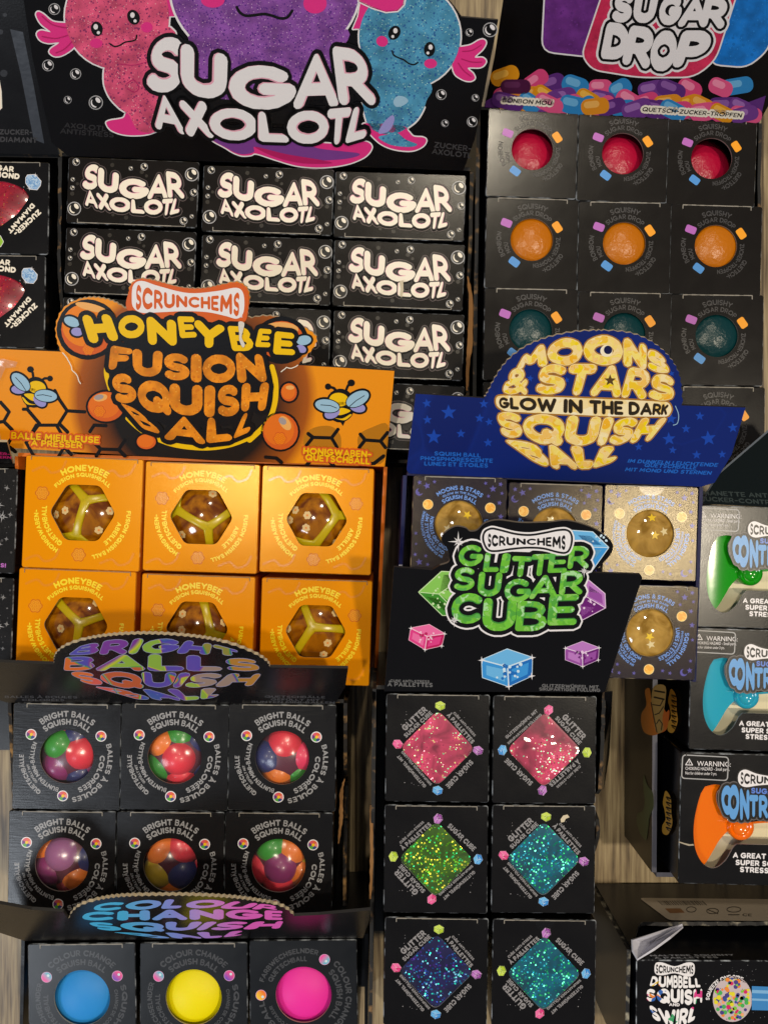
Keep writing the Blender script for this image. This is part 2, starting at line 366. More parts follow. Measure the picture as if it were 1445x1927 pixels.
def empty(name, loc=(0, 0, 0), rz=0):
    o = bpy.data.objects.new(name, None); COL.objects.link(o); o.location = loc; o.rotation_euler = (0, 0, rz); o.empty_display_size = .01
    return o
def tag(o, label=None, cat=None, group=None, kind=None):
    if label: o['label'] = label
    if cat: o['category'] = cat
    if group: o['group'] = group
    if kind: o['kind'] = kind
    return o
def bm_mesh(name, bm, mats, smooth=False):
    me = bpy.data.meshes.new(name); bm.to_mesh(me); bm.free()
    for m_ in (mats if isinstance(mats, (list, tuple)) else [mats]): me.materials.append(m_)
    if smooth: me.polygons.foreach_set('use_smooth', [True]*len(me.polygons))
    me.update(); return me
def copy_tree(o, parent=None):
    c = o.copy(); COL.objects.link(c)
    if parent: c.parent = parent
    for ch in list(o.children): copy_tree(ch, c)
    return c
def sphere(R, loc=(0, 0, 0), seg=40, scale=(1, 1, 1)):
    bm = bmesh.new(); bmesh.ops.create_uvsphere(bm, u_segments=seg, v_segments=seg//2, radius=R)
    for v in bm.verts: v.co = Vector((v.co.x*scale[0], v.co.y*scale[1], v.co.z*scale[2]))+Vector(loc)
    return bm
def slab(plane, outline, thick, mats, name, off, parent, pale=()):
    """a card of real thickness: printed front, pale sides and back"""
    bm = bmesh.new(); vs, fs = union([outline]); pl_ = {(round(x, 2), round(y, 2)) for x, y in pale}; dk = M('dark_board_edge', '#1d1b1a', .6)
    fr = [bm.verts.new(plane(x, y, 0)-off) for x, y in vs]; bk = [bm.verts.new(plane(x, y, 0)-plane.n*thick-off) for x, y in vs]
    cnt = {}
    for f in fs:
        bm.faces.new([fr[i] for i in reversed(f)]).material_index = 0; bm.faces.new([bk[i] for i in f]).material_index = 1
        for i in range(len(f)):
            e = (f[i], f[(i+1) % len(f)]); cnt[e] = 1
    for a, b in list(cnt):
        if (b, a) not in cnt: bm.faces.new([fr[a], fr[b], bk[b], bk[a]]).material_index = 1 if not pale or all((round(vs[i][0], 2), round(vs[i][1], 2)) in pl_ for i in (a, b)) else 2
    me = bm_mesh(name, bm, list(mats)+[dk])
    uv = me.uv_layers.new(name='print')
    n = len(vs)
    for l in me.loops: x, y = vs[l.vertex_index % n]; uv.data[l.index].uv = (x/100, y/100)
    return link(name, me, parent)
# ------------------------------------------------------------------ shared inks and boards
ink_white = M('ink_white', '#ECE9EE', .34); ink_cream = M('ink_cream', '#F2EADB', .34)
ink_black = M('ink_black', '#0B0A0C', .34); ink_pink = M('ink_pink', '#E9A9BF', .34)
ink_grey = M('ink_grey', '#A9A9AD', .34); ink_mid = M('ink_mid_grey', '#6E6E70', .34); ink_dim = M('ink_dim_grey', '#2C2B2E', .34); ink_dim2 = M('ink_faint_grey', '#3B3A3D', .34)
ink_yel = M('ink_yellow', '#F3C400', .34); ink_org = M('ink_orange', '#EF8412', .34); ink_dorg = M('ink_burnt_orange', '#D9601F', .34)
ink_sky = M('ink_sky_blue', '#2F93DF', .34); ink_lblue = M('ink_pale_blue', '#9CC3DE', .34); ink_lil = M('ink_lilac', '#9C98D8', .34)
ink_blue = M('ink_letter_blue', '#4F8FE0', .34); ink_mag = M('ink_magenta', '#E5338A', .34); ink_dmag = M('ink_deep_magenta', '#B91E66', .34)
ink_pur = M('ink_purple', '#6F2F8C', .34); ink_plum = M('ink_plum', '#3F1430', .34); ink_orchid = M('ink_orchid', '#B565C0', .34)
ink_lime = M('ink_lime', '#93C23A', .34); ink_red = M('ink_red', '#C62A2A', .34)
board_edge = M('bare_board', '#B8A88C', .8, bump=.3, bscale=1500); kraft = M('brown_corrugated_board', '#8A6238', .9, bump=.6, bscale=700, stretch=(1, 6, 1))
card_black = M('black_card', '#0C0B0D', .25, spec=.42, bump=.08, bscale=1200, vary=.06)
card_black2 = M('black_card_ribbed', '#131316', .26, spec=.42, bump=.14, bscale=260, stretch=(.5, 5, 1), vary=.06)
card_warm = M('black_card_grained', '#15110d', .21, spec=.45, bump=.06, bscale=1600, vary=.05)
card_foil = M('midnight_foil_card', '#16142a', .215, spec=.46, bump=.13, bscale=2000)
card_orange = M('orange_card', '#E79000', .20, spec=.5, bump=.10, bscale=1900)
for m_, t_ in ((card_orange, (1, .72, .26, 1)), (card_foil, (1, .86, .58, 1))): m_.node_tree.nodes['Principled BSDF'].inputs['Specular Tint'].default_value = t_   # pearlescent ink
card_blue = M('navy_card', '#10164F', .34)
side_black = M('black_box_side', '#08080a', .22, bump=.06)
side_orange = M('orange_box_side', '#D26A12', .4); side_navy = M('navy_box_side', '#12143a', .35)
edge_black = M_edge('rubbed_highlit_black_edge', '#121315', '#9aa0a8', .49); edge_orange = M_edge('rubbed_orange_edge', '#C47408', '#f0c070', .56); edge_navy = M_edge('rubbed_navy_edge', '#14132c', '#a79a7c', .52)  # pale on black edges: real rubbing plus edge highlights put into the colour
inner_dark = M('box_inside', '#1b1814', .8); foil_strip = M('pale_flap_board', '#8d8880', .42, bump=.5, bscale=500); seal_m = M_skin('clear_tape_seal', 0, .02)

# ------------------------------------------------------------------ carton builders
def px_s(z): return (DCAM-z)/FPX
def box_mesh(name, w, h, zf, wins, mats, z0=.004, cr=3.0):
    """cardboard box: face with window openings, rounded rubbed edges, sides; mats = face, edge, side, window rim, inside"""
    s = px_s(zf); bm = bmesh.new()
    out = rrect(0, 0, w-3, h-3, cr, n=4); o2 = rrect(0, 0, w, h, cr+1.5, n=4)
    vs, fs = union([out], wins)
    P = lambda x, y, z: bm.verts.new((x*s, -y*s, z))
    top = [P(x, y, zf) for x, y in vs]
    cnt = set()
    for f in fs:
        bm.faces.new([top[i] for i in reversed(f)]).material_index = 0
        for i in range(len(f)): cnt.add((f[i], f[(i+1) % len(f)]))
    bnd = [(a, b) for a, b in cnt if (b, a) not in cnt]
    def near_outer(i): x, y = vs[i]; return abs(x) > w/2-9 and abs(abs(x)-(w/2-1.5)) < 4 or abs(abs(y)-(h/2-1.5)) < 4
    rim = {}
    for a, b in bnd:                                              # rim of the window: thickness of the board
        if near_outer(a) and near_outer(b): continue
        for i in (a, b):
            if i not in rim: rim[i] = P(vs[i][0], vs[i][1], zf-.0009)
        bm.faces.new([top[a], top[b], rim[b], rim[a]]).material_index = 3
    r0 = [P(x, y, zf) for x, y in out]; r1 = [P(x, y, zf-.0006) for x, y in o2]; r2 = [P(x, y, z0) for x, y in o2]
    n = len(out)
    for i in range(n):
        j = (i+1) % n
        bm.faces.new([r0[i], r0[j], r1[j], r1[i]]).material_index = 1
        bm.faces.new([r1[i], r1[j], r2[j], r2[i]]).material_index = 2
    bm.faces.new(r2[::-1]).material_index = 4
    return bm_mesh(name, bm, mats)
def flap_mesh(w, h, zf, mat, frac=.74):
    """tuck flap: the folded board edge along the top of the face with its two slit ends"""
    s = px_s(zf); bm = bmesh.new(); y = -h/2+1.6
    def blk(x0, x1, y0, y1, z0, z1):
        v = [bm.verts.new((x*s, -yy*s, z)) for z in (z0, z1) for x, yy in ((x0, y0), (x1, y0), (x1, y1), (x0, y1))]
        for q in ((4, 7, 6, 5), (0, 1, 5, 4), (1, 2, 6, 5), (2, 3, 7, 6), (3, 0, 4, 7)): bm.faces.new([v[i] for i in q])
    r = random.Random(int(w*7+h)); n = 16; x0 = -w*frac/2
    for i in range(n):
        a = x0+w*frac*i/n; k = r.uniform(.7, 1.5)
        blk(a, a+w*frac/n+.2, y-.7*k, y+.7*k, zf+.0001, zf+.00025+.0002*r.random())
    for sx in (-1, 1): blk(sx*w*frac/2-.8, sx*w*frac/2+.8, y, y+7, zf+.0001, zf+.0003)
    return bm_mesh('tuck_flap', bm, mat)
def seal_mesh(w, h, zf, mat, rx=24, ry=17, bottom=False):
    s = px_s(zf); a = Art(lambda x, y, hh: Vector((x*s, -y*s, zf+.00013+hh)))
    y0 = h/2-2 if bottom else -h/2+2; sg = -1 if bottom else 1
    a.add([[(rx*math.cos(math.pi*i/14), y0+sg*ry*math.sin(math.pi*i/14)) for i in range(15)]], mat, 0)
    return a.mesh('seal')
def local_art(zf):
    s = px_s(zf); return Art(lambda x, y, hh: Vector((x*s, -y*s, zf+.00005+hh)))
def make_box(name, w, h, zf, wins, mats, art, flap=True, seal=True, art_rot=0, frac=.74, seal_bottom=False, art_name='printed_lettering'):
    r = empty(name)
    c = link('carton', box_mesh('carton', w, h, zf, wins, mats), r)
    if art: p = link(art_name, art if isinstance(art, bpy.types.Mesh) else art.mesh(art_name), c)
    if flap: link('tuck_flap', flap_mesh(w, h, zf, foil_strip, frac), r)
    if seal: link('seal', seal_mesh(w, h, zf, seal_m, bottom=seal_bottom), r)
    return r
def place(o, px, py, ang, zf, sc=1.0, tilt=(0, 0), art_rot=0):
    """stand a box so that its face centre is over the given place; ang = clockwise degrees in the photo"""
    P = at(px, py, zf); e = Euler((math.radians(tilt[0]), math.radians(tilt[1]), math.radians(-ang)))
    o.rotation_euler = e; o.scale = (sc, sc, 1); o.location = P-e.to_matrix() @ Vector((0, 0, zf))
    if art_rot:
        for c in o.children:
            for g in c.children: g.rotation_euler = (0, 0, math.radians(-art_rot))
    return o
def wall_strip(bm, a, b, tops, th, out, z0=.002):
    """one upright tray side from a to b (xy), top heights interpolated, th thick outwards"""
    n = len(tops)-1; A, B = Vector(a), Vector(b); prev = None
    for i in range(n+1):
        p = A+(B-A)*(i/n); q = p+out*th
        cur = [bm.verts.new((p.x, p.y, z0)), bm.verts.new((p.x, p.y, tops[i])), bm.verts.new((q.x, q.y, tops[i]-.0003)), bm.verts.new((q.x, q.y, z0))]
        if prev:
            for k, m_ in ((0, 0), (1, 1), (2, 0)): bm.faces.new([prev[k], prev[k+1], cur[k+1], cur[k]]).material_index = m_
        else: bm.faces.new(cur).material_index = 1
        prev = cur
    bm.faces.new(prev[::-1]).material_index = 1
def rough_top(h0, h1, n=24, jag=.0, seed=1, dip=None):
    r = random.Random(seed); out = []
    for i in range(n+1):
        t = i/n; z = h0+(h1-h0)*t+r.uniform(-jag, jag)
        if dip:
            for c, wd, d in dip: z -= d*math.exp(-((t-c)/wd)**2)
        out.append(max(.004, z))
    return out
def make_tray(root, quad, zf, left, right, front, back, mat, edge=None, th=.0022):
    """open display tray round the boxes; quad = TL, TR, BR, BL (photo px at height zf)"""
    bm = bmesh.new(); q = [at(x, y, zf) for x, y in quad]; q = [Vector((p.x, p.y)) for p in q]; c = sum(q, Vector((0, 0)))/4; off = root.location
    for a, b, tops in ((q[0], q[3], left), (q[1], q[2], right), (q[3], q[2], front), (q[0], q[1], back)):
        if not tops: continue
        d = (b-a).normalized(); nrm = Vector((d.y, -d.x))
        if nrm.dot((a+b)/2-c) < 0: nrm = -nrm
        wall_strip(bm, a, b, tops, th, nrm)
    vs = [bm.verts.new((p.x, p.y, .003)) for p in q]; bm.faces.new(vs[::-1])
    for v in bm.verts: v.co -= off
    return link('tray', bm_mesh('tray', bm, [mat, edge or kraft]), root)
def teeth(pts, amp=1.6, step=4.5):
    """perforated edge: little torn nibs along a line of points"""
    out = []; k = 0
    for i in range(len(pts)-1):
        a, b = Vector(pts[i]), Vector(pts[i+1]); L = (b-a).length
        if L < 1e-6: continue
        n = max(1, int(L/step)); d = (b-a)/L; nr = Vector((d.y, -d.x))
        for j in range(n):
            p = a+(b-a)*(j/n)+nr*(amp if k % 2 else -amp*.3); out.append((p.x, p.y)); k += 1
    out.append(tuple(pts[-1])); return out
def carton(name, px, py, label, cat='display carton', group='open display cartons laid out in rows'):
    p = at(px, py, 0); r = empty(name, (p.x, p.y, 0)); tag(r, label, cat, group); return r

def torn_strip(root, pts, z, mat=None, name='torn_edge', seed=1, th=.0015, drop=0.0):
    """ragged strip of bare board along a tray side: pts = centre line (photo px), width in px"""
    r = random.Random(seed); L, R_ = [], []
    c = cat([(p[0], p[1]) for p in pts], 7, False)
    for i, (x, y) in enumerate(c):
        t = i/(len(c)-1); k = min(int(t*(len(pts)-1)), len(pts)-2); f = t*(len(pts)-1)-k; w = pts[k][2]*(1-f)+pts[k+1][2]*f
        L.append((x-w/2+r.uniform(-.8, .8), y)); R_.append((x+w/2+r.uniform(-.8, .8), y))
    p0, p1 = pts[0], pts[-1]
    pl = Plane((p0[0]-3, p0[1], z), (p0[0]+5, p0[1], z), (p1[0], p1[1], z-drop))
    return slab(pl, L+R_[::-1], th, [mat or kraft, mat or kraft], name, root.location, root)
# ------------------------------------------------------------------ the floor
def build_floor():
    m, nt, b = newmat('wood_plank_floor'); tc = nd(nt, 'ShaderNodeTexCoord')
    mp = nd(nt, 'ShaderNodeMapping'); mp.inputs['Scale'].default_value = (1, .045, 1); nt.links.new(tc.outputs['Object'], mp.inputs[0])
    n1 = nd(nt, 'ShaderNodeTexNoise'); n1.inputs['Scale'].default_value = 420; n1.inputs['Detail'].default_value = 5; nt.links.new(mp.outputs[0], n1.inputs['Vector'])
    mp2 = nd(nt, 'ShaderNodeMapping'); mp2.inputs['Scale'].default_value = (1, .16, 1); nt.links.new(tc.outputs['Object'], mp2.inputs[0])
    n2 = nd(nt, 'ShaderNodeTexNoise'); n2.inputs['Scale'].default_value = 55; n2.inputs['Detail'].default_value = 6; n2.inputs['Distortion'].default_value = .6; nt.links.new(mp2.outputs[0], n2.inputs['Vector'])
    ad = nd(nt, 'ShaderNodeMath', operation='ADD'); nt.links.new(n1.outputs['Fac'], ad.inputs[0]); nt.links.new(n2.outputs['Fac'], ad.inputs[1])
    hf = nd(nt, 'ShaderNodeMath', operation='MULTIPLY'); hf.inputs[1].default_value = .5; nt.links.new(ad.outputs[0], hf.inputs[0])
    rp = ramp(nt, [(.36, '#4A3D2E'), (.46, '#847257'), (.53, '#9E8C6C'), (.64, '#BDAB88')]); nt.links.new(hf.outputs[0], rp.inputs[0])
    br = nd(nt, 'ShaderNodeTexBrick'); br.offset = .4; br.inputs['Scale'].default_value = 1; br.inputs['Mortar Size'].default_value = .0009; br.inputs['Brick Width'].default_value = 1.2; br.inputs['Row Height'].default_value = .145
    br.inputs['Color1'].default_value = (1, 1, 1, 1); br.inputs['Color2'].default_value = (.82, .82, .82, 1); br.inputs['Mortar'].default_value = (.25, .22, .2, 1)
    rt = nd(nt, 'ShaderNodeMapping'); rt.inputs['Rotation'].default_value = (0, 0, math.pi/2); rt.inputs['Location'].default_value = (.06, .02, 0); nt.links.new(tc.outputs['Object'], rt.inputs[0]); nt.links.new(rt.outputs[0], br.inputs['Vector'])
    mx = nd(nt, 'ShaderNodeMix', data_type='RGBA', blend_type='MULTIPLY'); mx.inputs[0].default_value = 1; nt.links.new(rp.outputs[0], mx.inputs[6]); nt.links.new(br.outputs['Color'], mx.inputs[7])
    nt.links.new(mx.outputs[2], b.inputs['Base Color']); b.inputs['Roughness'].default_value = .42
    bp = nd(nt, 'ShaderNodeBump'); bp.inputs['Strength'].default_value = .25; bp.inputs['Distance'].default_value = .0006; nt.links.new(n1.outputs['Fac'], bp.inputs['Height']); nt.links.new(bp.outputs[0], b.inputs['Normal'])
    bm = bmesh.new(); bmesh.ops.create_grid(bm, x_segments=2, y_segments=2, size=4)
    tag(link('floor', bm_mesh('floor', bm, m)), 'grey brown wood plank floor under the cartons', kind='structure')
build_floor()
ZA, ZB = .083, .112                           # face heights of the lower and the taller display boxes
# ================================================================== AXOLOTL CARTON
SUGAR_Q = [('S', ((290, 66), (352, 70), (336, 176), (268, 170))), ('U', ((340, 78), (428, 102), (425, 190), (340, 176))), ('G', ((430, 118), (556, 124), (556, 206), (430, 204))),
           ('A', ((572, 98), (622, 100), (640, 200), (552, 204))), ('R', ((626, 84), (688, 92), (710, 196), (640, 196)))]
AXO_Q = [('A', ((296, 176), (322, 178), (350, 252), (292, 240))), ('X', ((336, 186), (386, 188), (404, 258), (352, 254))), ('O', ((392, 200), (482, 202), (484, 264), (396, 260))),
         ('L', ((486, 207), (520, 208), (546, 266), (486, 264))), ('O', ((542, 206), (620, 204), (620, 268), (542, 268))), ('T', ((618, 202), (664, 198), (652, 266), (618, 272))), ('L', ((668, 198), (694, 198), (690, 256), (650, 268)))]
def axo_title(a, tr, L, fill, pink, black, gb, halo=None):
    pk, per = [], []
    for ch, q in SUGAR_Q+AXO_Q:
        r = {'G': .165, 'O': .155}.get(ch, .15); side = -1 if q[0][0] > 500 else 1
        p2 = t_quad(ch, [tr(p) for p in q], r); p1 = t_quad(ch, [tr((x+1.5*side, y+.4)) for x, y in q], r-.016)
        pk += p2; per.append((p1, p2))
    if halo: a.add([grow(p, gb*1.35) for p in pk], halo, L)
    a.add([grow(p, gb) for p in pk], black, L+1)
    a.add([[tr(p) for p in ((310, 160), (420, 186), (560, 200), (680, 196), (680, 240), (310, 220))]], black, L+1)
    for i, (p1, p2) in enumerate(per):
        a.add([grow(p, gb*.55) for p in p2], black, L+2+i*3); a.add(p2, pink, L+3+i*3); a.add(p1, fill, L+4+i*3)
def bubble(a, x, y, r, L, ring, dark, white):
    a.add([ell(x, y, r, n=20)], ring, L); a.add([ell(x, y, r*.86, n=20)], dark, L+1)
    c = [(x+r*.7*math.cos(t), y+r*.7*math.sin(t)) for t in [math.radians(d) for d in range(90, 211, 15)]]; c2 = [(x+.12*r+r*.66*math.cos(t), y-.12*r+r*.66*math.sin(t)) for t in [math.radians(d) for d in range(210, 89, -15)]]
    a.add([c+c2], white, L+2); a.add([ell(x+r*.3, y-r*.34, r*.44, r*.27, 50, n=14)], white, L+2)

def build_axolotl():
    root = carton('display_carton', 500, 560, 'tall black carton whose big card shows pink, purple and blue cartoon axolotls')
    off = root.location
    make_tray(root, [(112, 288), (886, 316), (882, 862), (96, 838)], ZA, rough_top(.079, .072, 30, .0008, 3, [(.55, .12, .006)]), rough_top(.078, .060, 30, .0012, 4, [(.5, .2, .012)]), rough_top(.05, .05, 4), rough_top(.079, .079, 4), M('black_tray_board', '#0b0b0d', .3, bump=.08), M_edge('torn_tray_edge', '#1a1a1c', '#8a6a44', .56, .8))
    pl = Plane((118, 292, ZA), (882, 320, ZA), (500, 20, .149))
    oc = cat([(868, 32), (852, 10), (830, -14), (795, -38), (735, -58)], 6, False)
    face = [(128, 293), (98, 268), (62, 110), (36, -60)]+[(735, -60)]+oc[::-1][1:]+[(937, 38), (921, 120), (905, 205), (893, 262), (872, 321)]
    hc = slab(pl, face, .0016, [card_black, M('dim_board_edge', '#3a3632', .7)], 'header_card', off, root)
    # --- printed picture
    a = Art(pl); pinkm = M_speckle('ink_pink_glitter', '#E0567F', '#8E2F63', '#F5A9B5', 13); purm = M_speckle('ink_purple_glitter', '#8A4FA6', '#5A2A86', '#D3A9D8', 15); blum = M_speckle('ink_blue_glitter', '#4E97BE', '#2C5F9E', '#A9D9D6', 13)
    # pink one
    head = ell(221, 31, 98, 99, 0, 40); body = cat([(204, 112), (196, 150), (205, 180), (225, 203), (243, 216), (262, 246), (300, 244), (330, 200), (330, 60), (250, 60)])
    gill = cat([(150, 44), (124, 43), (100, 40), (82, 26), (72, 22), (69, 29), (78, 45), (96, 60), (78, 57), (70, 64), (77, 76), (92, 81), (112, 80), (97, 91), (94, 99), (105, 106), (122, 102), (142, 86), (150, 60)], 5)
    tail = cat([(243, 210), (232, 222), (206, 227), (201, 233), (212, 246), (240, 254), (280, 252), (305, 238), (290, 214)], 5)
    gr = [(300, -5), (330, -8), (338, 30), (312, 31), (305, 12)]
    for p in (gill, tail): a.add([grow(q, 2.0) for q in stroke(p+[p[0]], .5)]+[p], ink_white, 1)
    a.add([grow(q, 1.5) for q in stroke(gr+[gr[0]], .5)]+[gr], ink_white, 1)
    a.add([grow(head, 3)], ink_white, 2); a.add([q for q in stroke(body+[body[0]], 3)]+[body], ink_white, 1)
    a.add([gill, tail, gr], ink_mag, 3); a.add([body], pinkm, 4); a.add([head], pinkm, 5)
    a.add(stroke(cat([(80, 30), (100, 46), (126, 52)], 5, False), 1.1)+stroke(cat([(80, 68), (105, 72), (128, 66)], 5, False), 1.1)+stroke(cat([(106, 99), (122, 92), (136, 78)], 5, False), 1.1)+stroke(cat([(225, 120), (255, 122), (290, 112)], 5, False), .8), ink_dmag, 7)
    for x, y, rx, ry, ro in ((183, 54, 11, 14, -12), (252, 32, 11.5, 14.5, -25)):
        a.add([ell(x, y, rx, ry, ro)], ink_black, 7); a.add([ell(x-2, y-4, 4.2, 5.2, 0), ell(x+3, y+7, 3, 3)], ink_white, 8)
    a.add([ell(182, 81, 12, 9), ell(277, 51, 11, 10)], ink_mag, 7)
    a.add(stroke(cat([(208, 82), (216, 87), (226, 85), (236, 79), (248, 77), (256, 74), (258, 66)], 4, False), 1.5), ink_black, 8)
    a.add(stroke(cat([(238, 158), (252, 150), (262, 164), (254, 173), (240, 166)], 4, False), .8), ink_dmag, 7)
    # purple one
    ph = ell(499, -22, 177, 146, 0, 60); neck = cat([(375, 60), (372, 100), (385, 180), (600, 180), (632, 110), (640, 50)])
    a.add([grow(ph, 4.5)], ink_white, 6); a.add([neck], purm, 7); a.add([ph], purm, 8)
    a.add([ell(401, 0, 22, 14, 0), ell(593, 6, 22, 19, 0)], ink_mag, 9)
    a.add(stroke(cat([(446, 13), (452, 23), (463, 29), (480, 28), (497, 26), (512, 29), (528, 34), (541, 32), (550, 20)], 5, False), 2.8), ink_black, 9)
    tl = cat([(402, 255), (428, 280), (452, 292), (472, 292), (483, 289), (520, 301), (560, 312), (605, 315), (652, 309), (685, 296), (699, 280), (696, 270), (682, 266), (650, 270), (600, 268), (560, 255)], 5)
    a.add(stroke(tl+[tl[0]], 2.4)+[tl], ink_white, 1); a.add([tl], ink_mag, 2)
    a.add([cat([(404, 255), (430, 280), (455, 290), (478, 286), (480, 276), (520, 292), (570, 302), (640, 300), (672, 294), (674, 288), (640, 284), (590, 276), (560, 250)], 5)], M('ink_violet', '#7C3F94', .34), 3)
    a.add([cat([(480, 276), (520, 296), (570, 307), (625, 307), (600, 300), (540, 290)], 5)], ink_dmag, 4)
    # blue one
    bh = ell(771, 68, 95, 96, 20, 40); bb = cat([(806, 150), (802, 190), (787, 222), (766, 240), (745, 250), (715, 250), (690, 228), (680, 150), (700, 60)])
    bg = cat([(850, 92), (865, 88), (885, 84), (901, 75), (910, 74), (914, 80), (908, 92), (893, 107), (908, 108), (914, 116), (904, 126), (880, 127), (890, 138), (893, 147), (884, 152), (868, 148), (853, 133)], 5)
    bt = cat([(684, 232), (700, 255), (720, 272), (745, 281), (775, 283), (795, 275), (802, 264), (796, 258), (778, 256), (768, 246), (755, 236)], 5)
    fin = [(676, -12), (675, 2), (700, 14), (726, 22), (748, 20), (760, 8), (764, -12)]; lg = [(678, 6), (706, 18), (690, 52), (664, 54), (674, 30)]
    for p in (bg, bt, fin, lg): a.add(stroke(p+[p[0]], 2.4)+[p], ink_white, 10); a.add([p], ink_mag, 13 if p is fin else 11)
    a.add(stroke(fin+[fin[0]], 2.4), ink_white, 13)
    a.add([grow(bh, 3)], ink_white, 10); a.add(stroke(bb[8:40], 3), ink_white, 10); a.add([bb], blum, 11); a.add([bh], blum, 12)
    a.add([cat([(745, 248), (730, 252), (712, 258), (735, 272), (770, 276), (785, 271), (764, 262)], 5)], blum, 12)
    a.add(stroke(cat([(870, 96), (888, 94), (905, 84)], 5, False), 1.1)+stroke(cat([(868, 110), (888, 116), (906, 116)], 5, False), 1.1)+stroke(cat([(862, 118), (872, 132), (886, 143)], 5, False), 1.1), ink_dmag, 13)
    for x, y, rx, ry, ro in ((742, 61, 11, 14, 28), (808, 92, 10.5, 14, 6)):
        a.add([ell(x, y, rx, ry, ro)], ink_black, 13); a.add([ell(x+2, y-4, 4, 5, 0), ell(x-3, y+7, 2.8, 2.8)], ink_white, 14)
    a.add([ell(719, 77, 11, 10, 20), ell(810, 119, 12, 9)], ink_mag, 13)
    a.add(stroke(cat([(738, 95), (741, 103), (750, 108), (760, 112), (768, 118), (778, 121), (786, 117)], 4, False), 1.5), ink_black, 14)
    a.add([cat([(740, 190), (748, 180), (762, 182), (768, 190), (758, 198), (745, 200)], 4)], ink_lblue, 13)
    a.add([cat([(712, 250), (722, 230), (738, 216), (742, 226), (732, 246)], 4)], ink_lil, 13)
    for x, y, r in ((103, 17, 11), (91, 123, 11), (143, 139, 10.5), (128, 188, 7.5), (181, 193, 13.5), (922, 56, 14), (883, 61, 7.5), (830, 178, 10), (894, 184, 7), (837, 232, 7), (888, 229, 10)): bubble(a, x, y, r, 1, ink_grey, ink_black, ink_white)
    a.build('printed_picture', hc, Vector(off)*1.0)
    # --- lettering
    t = Art(pl); axo_title(t, lambda p: p, 15, ink_white, ink_pink, ink_black, 8)
    t.add(t_line('AXOLOTL', 122, 235, 200, 242, 10), ink_dim, 1); t.add(t_line('ANTISTRESS', 114, 246, 215, 254, 10), ink_dim, 1)
    t.add(t_line('ZUCKER-', 817, 272, 887, 280, 11), ink_dim2, 1); t.add(t_line('AXOLOTL', 813, 284, 887, 293, 11), ink_dim2, 1)
    t.build('lettering', hc, off)
    # --- boxes
    w, h = 246, 125
    art = local_art(ZA); tr = lambda p: ((p[0]-490)*.447+1, (p[1]-168)*.458-4)
    axo_title(art, tr, 2, ink_cream, ink_pink, ink_black, 3.6, M('ink_halo', '#5b4f50', .34))
    for x, y, r in ((-108, -53, 7), (110, -38, 13), (-108, 35, 13), (115, -4, 7), (98, 50, 7.3), (20, -49, 7), (-5, -45, 4), (-113, -20, 4), (-113, -4, 4.3), (113, 41, 4)): bubble(art, x, y, r, 2, ink_grey, ink_black, ink_cream)
    mud = M('ink_grey_mist', '#2c2823', .34)
    for x, y, r in ((16, -39, 4), (-104, -12, 3), (25, -32, 3), (-10, 48, 4), (-35, 44, 3), (112, 8, 4), (104, 6, 2), (-40, -50, 4), (-113, 7, 4)): art.add([ell(x, y, r, n=12)], mud, 1)
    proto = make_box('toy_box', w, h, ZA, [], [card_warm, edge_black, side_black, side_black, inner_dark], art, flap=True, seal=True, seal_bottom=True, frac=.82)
    for c in proto.children:
        if c.name.startswith('tuck_flap'): c.rotation_euler = (0, 0, math.pi)
    pos = [(1, 1, 250, 362), (1, 2, 504, 377), (1, 3, 752, 388), (2, 1, 245, 494), (2, 2, 501, 508), (2, 3, 750, 518), (3, 1, 240, 626), (3, 2, 498, 641), (3, 3, 749, 650), (4, 3, 749, 784)]
    lab = {(1, 1): 'black bubble-print box, left in the top row under the axolotl card', (1, 2): 'black bubble-print box, middle of the top row under the purple axolotl tail',
           (1, 3): 'black bubble-print box, right in the top row under the blue axolotl', (2, 1): 'black bubble-print box, left in the second row, partly behind the orange badge',
           (2, 2): 'black bubble-print box, middle of the second row behind the orange badge', (2, 3): 'black bubble-print box, right in the second row with a torn tape mark under its letters',
           (3, 1): 'black bubble-print box almost hidden behind the left half of the bee card', (3, 2): 'black bubble-print box mostly hidden behind the right half of the bee card',
           (3, 3): 'black bubble-print box, right in the third row just above the bee card corner', (4, 3): 'black bubble-print box squeezed between the orange card and the blue card'}
    torn_strip(root, [(880, 520, 2), (886, 570, 9), (884, 640, 10), (880, 690, 7), (878, 735, 3)], .070, None, 'torn_edge', 3)
    for i, (r, c, x, y) in enumerate(pos):
        o = proto if i == 0 else copy_tree(proto)
        place(o, x, y, 2.3+rnd.uniform(-.3, .3), ZA, 1.0, (rnd.uniform(-.5, .5), rnd.uniform(-.5, .5)))
        tag(o, lab[(r, c)], 'toy box', 'black boxes with white bubble letters')
        if (r, c) == (2, 3):
            sm = local_art(ZA); sm.add([[(2, 12), (9, 11), (10, 30), (7, 44), (4, 38), (5, 26)]], M('tape_residue', '#C9BDA4', .6, bump=.8, bscale=900), 50); sm.add([rrect(4, 46, 74, 26, 3)], seal_m, 49); link('tape_mark', sm.mesh('tape_mark'), o)
build_axolotl()

